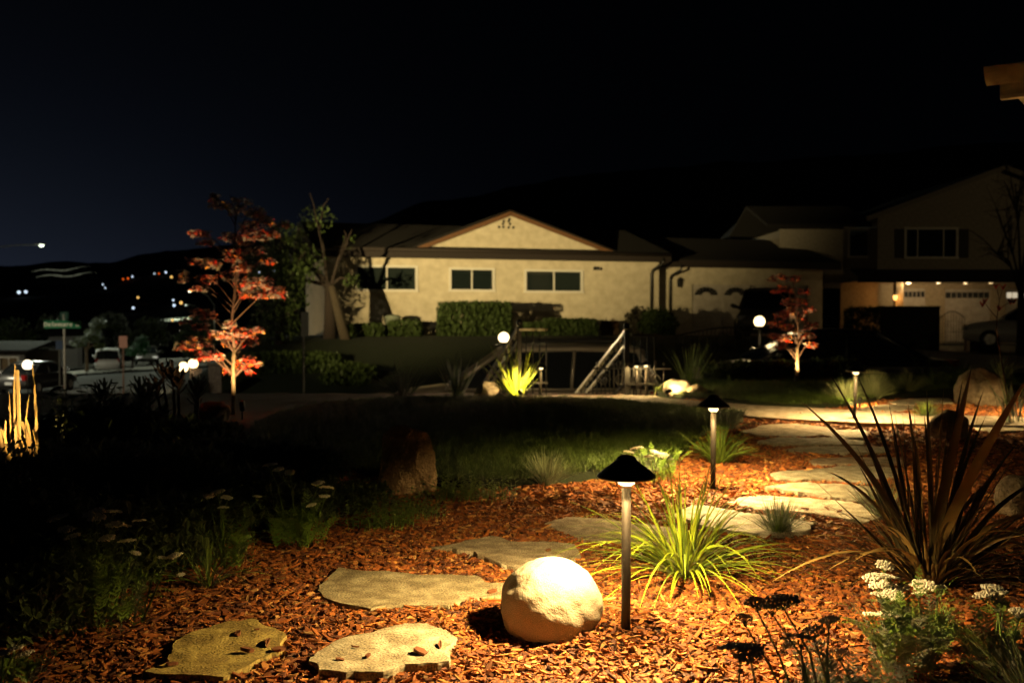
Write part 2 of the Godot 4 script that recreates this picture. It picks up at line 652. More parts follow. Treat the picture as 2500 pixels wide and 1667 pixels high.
func far_hills():
	var s := mb()
	s.set_smooth_group(0)
	var rough := noise3(77, 0.02, 4)
	var rows := []
	for j in 25:
		var d := 95.0 + 505.0 * pow(j / 22.0, 1.3)
		var row := []
		for i in 241:
			var x := lerpf(-0.85, 0.85, i / 240.0) * d
			var y := hill_y(x, -minf(d, 600.0)) if d <= 600.5 else hill_y(x * 600.0 / d, -600.0) - (d - 600.0) * 0.4
			row.append(Vector3(x, y + rough.get_noise_2d(x, d) * 2.2 * clampf((d - 150.0) / 300.0, 0.0, 1.0), -d))
		rows.append(row)
	for j in rows.size() - 1:
		for i in 240:
			quad(s, rows[j][i], rows[j + 1][i], rows[j + 1][i + 1], rows[j][i + 1])
	struct("hills", s, M.hill)
	# the road that climbs between the trees on the left
	s = mb()
	s.set_smooth_group(0)
	var line := [Vector3(-30, -3.9, -72), Vector3(-37, -4.4, -110), Vector3(-53.5, -3.0, -160), Vector3(-76, 0.5, -230), Vector3(-92, 4.5, -290)]
	for i in line.size() - 1:
		quad(s, line[i] - Vector3(3.4, 0, 0), line[i + 1] - Vector3(3.4, 0, 0), line[i + 1] + Vector3(3.4, 0, 0), line[i] + Vector3(3.4, 0, 0))
	struct("hill_road", s, grain(mat(0.16, 0.16, 0.155, 0.9), tex.grit, null, 0.3))
	# lamps of the town
	var ball := SphereMesh.new()
	ball.radius = 0.36
	ball.height = 0.72
	ball.radial_segments = 12
	ball.rings = 6
	var cool := glow_mat(Color(0.85, 0.93, 1.0), 1.5)
	var warm := glow_mat(Color(1.0, 0.78, 0.42), 1.4)
	var orange := glow_mat(Color(1.0, 0.42, 0.12), 1.1)
	for q in [
		[Vector3(-146.13, 7.629, -295.00), 1.25, cool, "left one of the close pair of white lights at the foot of the hill"],
		[Vector3(-144.07, 7.757, -295.00), 1.15, cool, "right one of the close pair of white lights at the foot of the hill"],
		[Vector3(-140.55, 11.382, -342.00), 0.7, cool, "upper one of two small white hillside lights right of the pale road"],
		[Vector3(-130.28, 9.566, -319.00), 0.65, cool, "lower one of two small white hillside lights right of the pale road"],
		[Vector3(-143.27, 14.067, -367.00), 0.8, orange, "dim orange hillside light, leftmost of three in a row"],
		[Vector3(-140.74, 14.314, -365.00), 0.9, orange, "brighter orange hillside light in the middle of three in a row"],
		[Vector3(-141.42, 15.181, -371.00), 0.85, cool, "white hillside light at the right end of an orange row"],
		[Vector3(-134.23, 16.437, -374.00), 0.7, cool, "faint bluish light high on the hill, left of an orange one"],
		[Vector3(-130.11, 16.147, -367.00), 0.75, orange, "faint orange light high on the hill between two white ones"],
		[Vector3(-127.54, 16.627, -367.00), 1.0, cool, "bright white light highest on the hill"],
		[Vector3(-113.17, 13.5, -331.00), 1.1, warm, "yellowish light just below the highest white hillside light"],
		[Vector3(-92.43, 5.228, -246.00), 0.75, warm, "lone amber light in the middle of the dark hillside"],
		[Vector3(-79.55, 2.391, -209.00), 0.7, cool, "lone white light low on the dark hillside"],
		[Vector3(-76.24, 4.256, -224.00), 0.6, cool, "small white light above the bluish one left of the red maple"],
		[Vector3(-70.28, 2.919, -207.00), 0.75, cool, "bluish white light beside the yellow one left of the red maple"],
		[Vector3(-71.49, 3.56, -215.00), 0.9, warm, "yellow light at the left fringe of the red maple"],
		[Vector3(-57.36, 0.049, -168.00), 0.55, warm, "greenish yellow light above the climbing road"],
		[Vector3(-104.04, 17.06, -352.00), 1.1, warm, "yellow light seen through the red maple"],
		[Vector3(-80.14, 14.212, -317.00), 1.6, cool, "large white light right of the red maple crown"],
		[Vector3(-75.94, 14.67, -318.00), 0.9, cool, "middle white light of three right of the red maple crown"],
		[Vector3(-71.78, 14.947, -318.00), 1.3, warm, "yellowish light, rightmost of three beside the red maple crown"],
		[Vector3(-59.10, -1.859, -145.00), 0.2, cool, "tiny white light between the street sign and the pale pink sign"],
	]:
		var o := obj("hillside_light", ball, q[2])
		o.position = q[0]
		o.scale = Vector3.ONE * float(q[1])
		tag(o, q[3], "light", "lights of the town on the hillside")
	for q in [[Vector3(-200.35, 17.453, -416.00), Vector3(-195.02, 21.45, -461.00), "upper one of two long pale lit strips on the far hill"], [Vector3(-171.84, 13.031, -360.00), Vector3(-167.15, 16.12, -400.00), "lower one of two long pale lit strips on the far hill"]]:  # lit road surfaces, drawn as strips that glow by themselves
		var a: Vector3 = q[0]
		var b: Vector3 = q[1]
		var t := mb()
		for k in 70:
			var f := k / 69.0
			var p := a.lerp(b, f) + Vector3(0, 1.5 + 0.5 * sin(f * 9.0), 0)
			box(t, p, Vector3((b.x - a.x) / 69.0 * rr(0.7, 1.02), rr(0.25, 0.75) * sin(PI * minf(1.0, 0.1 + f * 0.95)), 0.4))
		tag(obj("glowing_road_strip", t, glow_mat(Color(0.86, 0.88, 0.74), 0.16)), q[2], "lit road", "lit roads on the far hill drawn as glowing strips")


# ---------------------------------------------------------------- houses

func wall_with_holes(s: SurfaceTool, x0: float, y0: float, x1: float, y1: float, thick: float, holes: Array, z := 0.0):
	# a wall in the plane z, with openings [x0, y0, x1, y1] that go right through
	s.set_smooth_group(-1)
	var xs := [x0, x1]
	var ys := [y0, y1]
	for h in holes:
		for v in [h[0], h[2]]:
			if not v in xs:
				xs.append(v)
		for v in [h[1], h[3]]:
			if not v in ys:
				ys.append(v)
	xs.sort()
	ys.sort()
	for i in xs.size() - 1:
		for j in ys.size() - 1:
			var a: float = xs[i]
			var b: float = xs[i + 1]
			var c: float = ys[j]
			var d: float = ys[j + 1]
			var open := false
			for h in holes:
				if (a + b) / 2 > h[0] and (a + b) / 2 < h[2] and (c + d) / 2 > h[1] and (c + d) / 2 < h[3]:
					open = true
			if not open:
				quad(s, Vector3(a, c, z), Vector3(a, d, z), Vector3(b, d, z), Vector3(b, c, z))
				quad(s, Vector3(b, c, z - thick), Vector3(b, d, z - thick), Vector3(a, d, z - thick), Vector3(a, c, z - thick))
	var rims := holes.duplicate()
	rims.append([x1, y0, x0, y1])
	for h in rims:
		var e := [Vector2(h[0], h[1]), Vector2(h[2], h[1]), Vector2(h[2], h[3]), Vector2(h[0], h[3])]
		for k in 4:
			var p: Vector2 = e[k]
			var q: Vector2 = e[(k + 1) % 4]
			quad(s, Vector3(p.x, p.y, z), Vector3(q.x, q.y, z), Vector3(q.x, q.y, z - thick), Vector3(p.x, p.y, z - thick))


func window_in(house: Node3D, h: Array, splits: Array, z := 0.0, blinds := [], frame_mat = null):
	# frame with mullions, panes a little behind it, blinds behind the panes
	var s := mb()
	var x0: float = h[0]
	var y0: float = h[1]
	var x1: float = h[2]
	var y1: float = h[3]
	var f := 0.055
	var cy := (y0 + y1) / 2
	box(s, Vector3((x0 + x1) / 2, y1 - f / 2 + 0.02, z + 0.01), Vector3(x1 - x0 + 0.08, f + 0.04, 0.09))
	box(s, Vector3((x0 + x1) / 2, y0 + f / 2 - 0.02, z + 0.015), Vector3(x1 - x0 + 0.12, f + 0.04, 0.12))
	for x in [x0, x1]:
		var k := 1.0 if x == x0 else -1.0
		box(s, Vector3(x + k * (f / 2 - 0.02), cy, z + 0.008), Vector3(f + 0.04, y1 - y0 - f * 2, 0.085))
	for q in splits:
		box(s, Vector3(lerpf(x0, x1, q), cy, z - 0.01), Vector3(f * 0.9, y1 - y0 - f * 2, 0.06))
	var w := obj("window", s, frame_mat if frame_mat else M.trim, house)
	var at := [0.0]
	at.append_array(splits)
	at.append(1.0)
	for k in at.size() - 1:
		var a := lerpf(x0, x1, at[k]) + f * 0.5
		var b := lerpf(x0, x1, at[k + 1]) - f * 0.5
		var p := mb()
		box(p, Vector3((a + b) / 2, cy, z - 0.045), Vector3(b - a, y1 - y0 - f * 2, 0.008))
		obj("pane", p, M.pane, w)
		if k in blinds:
			p = mb()
			box(p, Vector3((a + b) / 2, cy, z - 0.13), Vector3(b - a + 0.04, y1 - y0, 0.01))
			obj("blind", p, M.blind, w)


func gable_roof(s: SurfaceTool, x0: float, x1: float, z0: float, z1: float, ye: float, yr: float, zr: float, thick: float):
	# a ridge along x, of even thickness
	for side in [[z0, zr], [z1, zr]]:
		var a := Vector3(x0, ye, side[0])
		var b := Vector3(x1, ye, side[0])
		var c := Vector3(x1, yr, side[1])
		var d := Vector3(x0, yr, side[1])
		var dn := Vector3(0, -thick, 0)
		s.set_smooth_group(-1)
		if side[0] > side[1]:
			quad(s, a, d, c, b)
			quad(s, a + dn, b + dn, c + dn, d + dn)
		else:
			quad(s, a, b, c, d)
			quad(s, a + dn, d + dn, c + dn, b + dn)
		for e in [[a, b], [b, c], [d, a]]:
			quad(s, e[0], e[1], e[1] + dn, e[0] + dn)


func main_house():
	var h := thing("ranch_house", "long single storey cream stucco house with low gable and three sliding windows across the street", "house", Vector3(-7.08, 0.1, -38.00), 0.2909)
	var wins := [[1.122, 1.767, 3.496, 2.720], [4.824, 1.788, 6.626, 2.669], [7.941, 1.761, 10.399, 2.641]]
	var s := mb()
	wall_with_holes(s, 0, -0.4, 13.85, 3.04, 0.16, wins)
	wall_with_holes(s, 0, -0.4, 13.85, 3.04, 0.16, [], -8.8)
	for x in [0.08, 13.77]:
		box(s, Vector3(x, 1.32, -4.48), Vector3(0.16, 3.44, 8.63))
	obj("wall", s, M.stucco, h)
	s = mb()
	box(s, Vector3(6.9, 0.0, -4.5), Vector3(13.4, 0.1, 8.3))
	box(s, Vector3(6.9, 1.4, -6.4), Vector3(13.4, 2.7, 0.12))
	obj("inner_wall", s, M.room, h)
	window_in(h, wins[0], [0.505], 0.0, [0, 1])
	window_in(h, wins[1], [0.5])
	window_in(h, wins[2], [0.505], 0.0, [1])
	# roof: low main ridge, fascia and gutter along the front, a gable over the middle
	s = mb()
	gable_roof(s, -0.55, 14.15, 0.5, -9.4, 3.42, 4.75, -4.4, 0.14)
	var roof := obj("roof", s, M.shingle, h)
	s = mb()
	box(s, Vector3(6.8, 3.21, 0.53), Vector3(14.7, 0.34, 0.05))
	box(s, Vector3(6.8, 3.06, 0.18), Vector3(14.6, 0.03, 0.64))
	obj("fascia", s, M.fascia, h)
	s = mb()
	tube(s, [Vector3(-0.5, 3.33, 0.62), Vector3(14.1, 3.33, 0.62)], [0.075, 0.075], 8)
	obj("gutter", s, M.fascia, h)
	s = mb()
	for e in [[0.5, -4.4], [-9.4, -4.4]]:
		var pa := Vector3(-0.6, 3.36, e[0])
		var pb := Vector3(-0.6, 4.69, e[1])
		tube(s, [pa, pb], [0.11, 0.11], 4)
	obj("rake_board", s, mat(0.12, 0.11, 0.09, 0.8), h)
	# front gable
	var gl := Vector3(3.347, 3.391, 0.340)
	var gt := Vector3(7.216, 4.917, 0.340)
	var gr := Vector3(11.699, 3.389, 0.340)
	gl.y = 3.4
	gr.y = 3.4
	s = mb()
	s.set_smooth_group(-1)
	tri(s, gl + Vector3(0.3, 0, -0.14), gt + Vector3(0, -0.02, -0.14), gr + Vector3(-0.3, 0, -0.14))
	tri(s, gl + Vector3(0.3, 0, -0.3), gr + Vector3(-0.3, 0, -0.3), gt + Vector3(0, -0.02, -0.3))
	quad(s, gl + Vector3(0.3, 0, -0.14), gr + Vector3(-0.3, 0, -0.14), gr + Vector3(-0.3, 0, -0.3), gl + Vector3(0.3, 0, -0.3))
	var gw := obj("gable_wall", s, M.stucco, h)
	s = mb()
	for e in [gl, gr]:
		var out: Vector3 = (e - gt).normalized()
		var foot: Vector3 = e + out * 0.1
		var n := Vector3(-out.y, out.x, 0) * (1.0 if e == gr else -1.0)
		for q in [[gt, foot]]:
			var a: Vector3 = q[0]
			var b: Vector3 = q[1]
			var back := Vector3(0, 0, -5.0)
			quad(s, a + n * 0.1, b + n * 0.1, b + n * 0.1 + back, a + n * 0.1 + back)
			quad(s, a, a + back, b + back, b)
			quad(s, a, b, b + n * 0.1, a + n * 0.1)
			quad(s, b, b + back, b + n * 0.1 + back, b + n * 0.1)
	obj("gable_roof", s, M.shingle, h)
	s = mb()
	for e in [gl, gr]:
		var d: Vector3 = (e - gt)
		var ang := atan2(d.y, d.x)
		box(s, (gt + e) / 2 + Vector3(0, -0.06, 0.02), Vector3(d.length() + 0.1, 0.16, 0.05), Basis(Vector3.BACK, ang))
	obj("rake_board", s, mat(0.12, 0.055, 0.02, 0.7), h)
	# vent holes under the ridge
	var hole := CylinderMesh.new()
	hole.top_radius = 0.05
	hole.bottom_radius = 0.05
	hole.height = 0.05
	hole.radial_segments = 12
	for q in [Vector3(7.219, 4.653, 0.210), Vector3(6.983, 4.560, 0.210), Vector3(7.182, 4.565, 0.210), Vector3(6.947, 4.455, 0.210), Vector3(7.237, 4.463, 0.210), Vector3(6.785, 4.330, 0.210), Vector3(6.965, 4.334, 0.210), Vector3(7.182, 4.322, 0.210), Vector3(7.382, 4.327, 0.210)]:
		var o := obj("vent_hole", hole, M.black, gw)
		o.position = q
		o.rotation.x = PI / 2
	# security lamp, switched off
	s = mb()
	var fx := Vector3(10.990, 2.783, 0.100)
	box(s, fx, Vector3(0.2, 0.06, 0.06))
	box(s, fx + Vector3(-0.08, -0.07, 0.06), Vector3(0.1, 0.09, 0.12), Basis(Vector3.UP, 0.4))
	box(s, fx + Vector3(0.08, -0.07, 0.06), Vector3(0.1, 0.09, 0.12), Basis(Vector3.UP, -0.4))
	obj("wall_fixture", s, M.iron, h)
	# downspouts with a swan neck under the gutter
	for q in [[Vector3(13.336, 3.020, 0.000), 0.6], [Vector3(14.482, 2.862, -0.600), 0.0]]:
		var d: Vector3 = q[0]
		var z: float = q[1]
		s = mb()
		var x := d.x + 0.15
		tube(s, [Vector3(x + 0.28, 3.2 if z > 0 else 2.95, z), Vector3(x + 0.26, 2.98 if z > 0 else 2.75, z - 0.02), Vector3(x + 0.04, 2.7 if z > 0 else 2.5, z - 0.5), Vector3(x, 2.55 if z > 0 else 2.35, z - 0.54), Vector3(x, 0.1, z - 0.54)], [0.055, 0.055, 0.055, 0.055, 0.055], 8)
		obj("downspout", s, M.iron, h)
	# garage wing, set back to the right
	var gz := -0.6
	var door := [15.701, -0.206, 21.456, 2.146]
	door[1] = -0.4
	s = mb()
	wall_with_holes(s, 13.86, -0.4, 22.2, 2.92, 0.16, [door], gz)
	wall_with_holes(s, 13.86, -0.4, 22.2, 2.92, 0.16, [], -8.2)
	box(s, Vector3(22.12, 1.26, -4.98), Vector3(0.16, 3.32, 6.42))
	obj("garage_wall", s, M.stucco, h)
	s = mb()
	gable_roof(s, 13.9, 22.8, gz + 0.5, -8.8, 3.2, 4.5, -4.9, 0.14)
	obj("garage_roof", s, M.shingle, h)
	s = mb()
	box(s, Vector3(18.4, 3.0, gz + 0.52), Vector3(8.8, 0.3, 0.05))
	box(s, Vector3(18.4, 2.9, gz + 0.24), Vector3(8.8, 0.03, 0.5))
	obj("garage_fascia", s, M.fascia, h)
	# sectional door with raised panels and four fan lights
	s = mb()
	var dw: float = door[2] - door[0]
	var dh: float = door[3] - door[1]
	box(s, Vector3((door[0] + door[2]) / 2, door[1] + dh / 2, gz - 0.1), Vector3(dw, dh, 0.04))
	var gd := obj("garage_door", s, M.door, h)
	for r in 4:
		for c in 4:
			var py := door[1] + dh * (r + 0.5) / 4.0 as float
			var pxx := door[0] + dw * (c + 0.5) / 4.0 as float
			if r < 3:
				s = block(Vector3(pxx, py, gz - 0.072), Vector3(dw / 4 - 0.16, dh / 4 - 0.14, 0.03), 0.02)
				obj("panel", s, M.door, gd)
			else:
				s = mb()
				s.set_smooth_group(-1)
				for k in 8:
					var a0 := PI * (k + 0.06) / 8.0
					var a1 := PI * (k + 0.94) / 8.0
					var e := []
					for ra in [[0.17, a0], [0.44, a0], [0.44, a1], [0.17, a1]]:
						e.append(Vector3(pxx + cos(ra[1]) * ra[0] * 1.28, py - 0.14 + sin(ra[1]) * ra[0] * 0.82, gz - 0.066))
					quad(s, e[3], e[2], e[1], e[0])
					for m in 4:
						quad(s, e[m], e[(m + 1) % 4], e[(m + 1) % 4] - Vector3(0, 0, 0.01), e[m] - Vector3(0, 0, 0.01))
				obj("fan_light", s, M.dark, gd)
	# coach lamp by the garage, unlit
	var cl := Vector3(15.039, 2.197, -0.600)
	var lamp := thing("coach_lamp", "black unlit coach lamp on the cream wall left of the garage door", "wall lamp", h.transform * (cl + Vector3(0, 0, 0.12)), h.rotation.y)
	s = mb()
	box(s, Vector3(0, 0, -0.1), Vector3(0.1, 0.34, 0.03))
	tube(s, [Vector3(0, 0.16, -0.1), Vector3(0, 0.24, 0), Vector3(0, 0.2, 0.03)], [0.015, 0.015, 0.015])
	obj("bracket", s, M.iron, lamp)
	s = mb()
	lathe(s, [[0.0, 0.26], [0.03, 0.22], [0.1, 0.15], [0.085, 0.13], [0.05, -0.1], [0.055, -0.13], [0.02, -0.2], [0.0, -0.21]], 6, Vector3(0, 0, 0.03), false)
	obj("lantern", s, M.black, lamp)


func right_house():
	var h := thing("two_storey_house", "dim two storey house with shuttered windows and recessed garage lights at the right", "house", Vector3(16.869, -0.42, -46.00))
	var ox := 16.869
	var oy := -0.42
	var loc := func(r: Array) -> Array: return [r[0] - ox, r[1] - oy, r[2] - ox, r[3] - oy]
	var wa: Array = loc.call([18.134, 3.559, 20.538, 4.921])
	var siding := grain(mat(0.34, 0.31, 0.26, 0.9), tex.plaster, tex.fine, 0.6, 0.4)
	var s := mb()
	var yb := 3.3
	var yt := 5.9
	var w := 11.2
	wall_with_holes(s, 0, yb, w, yt, 0.16, [wa])
	box(s, Vector3(0.08, (yb + yt) / 2, -4.6), Vector3(0.16, yt - yb, 8.86))
	box(s, Vector3(w - 0.08, (yb + yt) / 2, -4.6), Vector3(0.16, yt - yb, 8.86))
	wall_with_holes(s, 0, yb, w, yt, 0.16, [], -9.0)
	var apex := Vector3(w / 2, 7.95, 0)
	s.set_smooth_group(-1)
	for z in [0.0, -9.1]:
		tri(s, Vector3(0, yt, z), apex + Vector3(0, 0, z), Vector3(w, yt, z))
	obj("upper_wall", s, siding, h)
	window_in(h, wa, [0.24, 0.74])
	for r in [[17.673, 3.559, 18.129, 4.881], [20.582, 3.559, 21.060, 4.881]]:
		var q: Array = loc.call(r)
		s = mb()
		box(s, Vector3((q[0] + q[2]) / 2, (q[1] + q[3]) / 2, 0.015), Vector3(q[2] - q[0], q[3] - q[1], 0.05))
		for k in 12:
			box(s, Vector3((q[0] + q[2]) / 2, lerpf(q[1], q[3], (k + 0.7) / 12.4), 0.045), Vector3(q[2] - q[0] - 0.1, 0.06, 0.02), Basis(Vector3.RIGHT, 0.5))
		obj("shutter", s, mat(0.05, 0.045, 0.035, 0.8), h)
	s = mb()
	box(s, Vector3(w / 2, yb + 0.1, -4.6), Vector3(w - 0.4, 0.1, 8.6))
	box(s, Vector3(w / 2, yb + 1.4, -6.2), Vector3(w - 0.4, 2.5, 0.1))
	obj("inner_wall", s, M.room, h)
	s = mb()
	for k in [-1.0, 1.0]:
		var foot := Vector3(w / 2 + k * (w / 2 + 0.7), yt - 0.28, 0)
		var d := foot - apex
		var ang := atan2(d.y, d.x)
		box(s, (apex + foot) / 2 + Vector3(0, 0.14, -4.6), Vector3(d.length(), 0.16, 10.2), Basis(Vector3.BACK, ang))
	obj("roof", s, M.shingle, h)
	s = mb()
	for k in [-1.0, 1.0]:
		var foot := Vector3(w / 2 + k * (w / 2 + 0.7), yt - 0.28, 0)
		var d := foot - apex
		box(s, (apex + foot) / 2 + Vector3(0, 0.1, 0.53), Vector3(d.length(), 0.22, 0.05), Basis(Vector3.BACK, atan2(d.y, d.x)))
	obj("rake_board", s, mat(0.2, 0.18, 0.15, 0.8), h)
	# left wing, set back
	var wb: Array = loc.call([15.932, 3.669, 17.303, 4.984])
	s = mb()
	wall_with_holes(s, -4.2, 2.6, -0.02, 5.35, 0.16, [wb], -1.2)
	box(s, Vector3(-4.1, 3.97, -5.2), Vector3(0.16, 2.75, 7.68))
	obj("wing_wall", s, siding, h)
	window_in(h, wb, [0.7], -1.2)
	s = mb()
	gable_roof(s, -4.9, 0.2, -0.7, -9.4, 5.6, 6.9, -5.0, 0.14)
	obj("wing_roof", s, M.shingle, h)
	# skirt roof over the garage, soffit and deep entry
	s = mb()
	s.set_smooth_group(-1)
	var e := [Vector3(-1.3, 3.45, 0.0), Vector3(w + 0.4, 3.45, 0.0), Vector3(w + 0.4, 3.04, 1.2), Vector3(-1.3, 3.04, 1.2)]
	quad(s, e[3], e[0], e[1], e[2])
	box(s, Vector3(w / 2 - 0.45, 2.93, 1.17), Vector3(w + 1.7, 0.24, 0.06))
	obj("skirt_roof", s, M.shingle, h)
	s = mb()
	box(s, Vector3(w / 2 - 0.45, 2.86, 0.0), Vector3(w + 1.66, 0.04, 2.28))
	obj("soffit", s, mat(0.45, 0.38, 0.26, 0.8), h)
	var lower := grain(mat(0.40, 0.33, 0.23, 0.9), tex.plaster, tex.fine, 0.6, 0.4)
	s = mb()
	var dr := []
	for r in [[18.497, -0.653, 19.555, 2.182], [20.447, -0.653, 22.618, 2.141], [23.322, -0.653, 25.579, 2.141]]:
		var q: Array = loc.call(r)
		q[1] = 0.0
		dr.append(q)
	wall_with_holes(s, -0.3, 0.0, w, 2.84, 0.14, dr, -1.0)
	obj("garage_wall", s, lower, h)
	s = mb()
	box(s, Vector3(-0.75, 1.42, -0.3), Vector3(1.7, 2.84, 0.16))
	obj("side_wall", s, lower, h)
	s = mb()
	box(s, Vector3(17.714 - ox, 1.42, 0.35), Vector3(0.34, 2.84, 0.34))
	obj("pillar", s, lower, h)
	for q in dr:
		s = mb()
		box(s, Vector3((q[0] + q[2]) / 2, q[3] / 2, -1.1), Vector3(q[2] - q[0], q[3], 0.05))
		var d := obj("garage_door", s, M.door, h)
		var n := 5 if q[2] - q[0] < 1.3 else 8
		for k in n:
			s = mb()
			box(s, Vector3(lerpf(q[0], q[2], (k + 0.7) / (n + 0.4)), q[3] - 0.28, -1.068), Vector3((q[2] - q[0]) / (n + 2.0), 0.26, 0.02))
			var lit: bool = q == dr[2]
			obj("lit_window_pane" if lit else "pane", s, glow_mat(Color(1.0, 0.93, 0.8), 0.5) if lit else M.dark, d)
		for r in 3:
			for k in 2:
				s = block(Vector3(lerpf(q[0], q[2], 0.26 + 0.48 * k), 0.25 + 0.5 * r, -1.07), Vector3((q[2] - q[0]) * 0.42, 0.42, 0.03), 0.02)
				obj("panel", s, M.door, d)
	# downlights in the soffit and the lit wall lamp on the pillar
	var disc := CylinderMesh.new()
	disc.top_radius = 0.09
	disc.bottom_radius = 0.11
	disc.height = 0.05
	disc.radial_segments = 14
	var k := 0
	for q in [[18.076, 2.6, "leftmost and brightest round downlight under the garage eave"], [19.443, 0.9, "second round downlight from the left under the garage eave"], [20.670, 0.5, "third round downlight from the left under the garage eave"], [21.836, 0.3, "fourth and dimmest round downlight under the garage eave"]]:
		var o := obj("soffit_light", disc, glow_mat(Color(1.0, 0.85, 0.6), q[1]))
		o.position = Vector3(q[0], 2.80 + oy, -46.0 + 0.6)
		tag(o, q[2], "downlight", "downlights under the garage eave")
		var l := OmniLight3D.new()
		l.name = "glow"
		l.position = Vector3(0, -0.06, 0)
		l.light_color = Color(1.0, 0.84, 0.6)
		l.light_energy = 1.0 * float(q[1]) / 2.0
		l.light_size = 0.06
		l.omni_range = 14.0
		l.omni_attenuation = 2.0
		l.shadow_enabled = true
		o.add_child(l)
		k += 1
	var sc := thing("wall_lamp", "glowing orange wall lamp on the pillar left of the white garage doors", "wall lamp", Vector3(17.475, 1.723, -45.40))
	s = mb()
	lathe(s, [[0.0, -0.12], [0.07, -0.11], [0.09, 0.1], [0.0, 0.11]], 14)
	obj("lamp_glass", s, glow_mat(Color(1.0, 0.72, 0.38), 3.0), sc)
	s = mb()
	lathe(s, [[0.1, 0.1], [0.12, 0.13], [0.02, 0.22], [0.0, 0.22]], 14)
	box(s, Vector3(0, 0, -0.1), Vector3(0.12, 0.3, 0.03))
	obj("cap", s, M.iron, sc)
	var l := OmniLight3D.new()
	l.name = "glow"
	l.light_color = Color(1.0, 0.68, 0.34)
	l.light_energy = 0.8
	l.light_size = 0.07
	l.omni_range = 20.0
	l.omni_attenuation = 2.0
	l.shadow_enabled = true
	sc.add_child(l)
	# small gable of a house farther back
	var g := thing("house_behind", "faint small gable of a house behind the ranch house roof", "house", Vector3(18.653, -1, -75.00))
	s = mb()
	var top := 8.643 + 1.0
	box(s, Vector3(0, top / 2 - 0.8, -3), Vector3(2.6, top - 1.6, 6))
	s.set_smooth_group(-1)
	tri(s, Vector3(-1.3, top - 1.6, 0.01), Vector3(0, top - 0.2, 0.01), Vector3(1.3, top - 1.6, 0.01))
	obj("wall", s, siding, g)
	s = mb()
	for q in [-1.0, 1.0]:
		box(s, Vector3(q * 0.85, top - 0.75, -2.9), Vector3(2.2, 0.12, 6.6), Basis(Vector3.BACK, -q * 0.75))
	obj("roof", s, M.trim, g)


func own_roof():
	# corner of the eave of the garden's own house, top right; its porch lamp is outside the frame
	var at := Vector3(2.885, 2.339, -6)
	var o := thing("porch_roof", "cream eave corner with gutter jutting in at the top right", "roof", at, -0.62)
	var cream := grain(mat(0.62, 0.56, 0.42, 0.7), tex.patch, tex.fine, 1.0, 0.3)
	var s := mb()
	# gutter profile, run along x
	var prof := [[0.10, 0.062], [0.115, 0.055], [0.10, 0.02], [0.065, -0.012], [0.03, -0.03], [0.0, -0.035], [0.0, 0.062]]
	var ra := []
	for x in [-0.035, 2.2]:
		var r := []
		for q in prof:
			r.append(Vector3(x, q[1], q[0]))
		ra.append(r)
	s.set_smooth_group(-1)
	bridge(s, ra)
	obj("gutter", s, cream, o)
	s = mb()
	box(s, Vector3(1.12, -0.02, -0.012), Vector3(2.17, 0.17, 0.022))
	obj("fascia", s, cream, o)
	s = mb()
	box(s, Vector3(1.13, -0.115, -0.01), Vector3(2.18, 0.02, 0.05))
	obj("trim_strip", s, mat(0.62, 0.54, 0.42, 0.6), o)
	s = mb()
	box(s, Vector3(1.2, -0.07, -0.55), Vector3(2.2, 0.03, 1.04))
	obj("soffit", s, cream, o)
	s = mb()
	box(s, Vector3(1.12, 0.12, -0.55), Vector3(2.3, 0.03, 1.25), Basis(Vector3.RIGHT, 0.18))
	obj("roof_deck", s, M.shingle, o)
	s = mb()
	box(s, Vector3(1.75, -1.3, -1.05), Vector3(1.3, 2.44, 0.12))
	obj("wall", s, cream, o)
	# porch light on the wall under the eave, right of the frame
	var pl := thing("porch_lamp", "warm porch lamp under the eave at the right edge", "lamp", o.transform * Vector3(0.95, -0.75, -0.75))
	s = mb()
	lathe(s, [[0.0, -0.09], [0.05, -0.085], [0.06, 0.0], [0.05, 0.03], [0.0, 0.035]], 14)
	obj("lamp_glass", s, glow_mat(Color(1.0, 0.8, 0.5), 2.0), pl)
	s = mb()
	lathe(s, [[0.0, 0.16], [0.02, 0.15], [0.075, 0.05], [0.075, 0.03], [0.0, 0.036]], 14)
	tube(s, [Vector3(0, 0.15, 0), Vector3(0, 0.62, 0)], [0.006, 0.006])
	obj("cap", s, M.iron, pl)
	var l := SpotLight3D.new()
	l.name = "glow"
	l.position = Vector3(0, 0.0, 0)
	l.rotation = Vector3(PI / 2, 0, 0)
	l.spot_angle = 80.0
	l.spot_range = 20.0
	l.spot_attenuation = 2.0
	l.light_color = Color(1.0, 0.78, 0.48)
	l.light_energy = 4.0
	l.light_size = 0.04
	l.shadow_enabled = true
	pl.add_child(l)


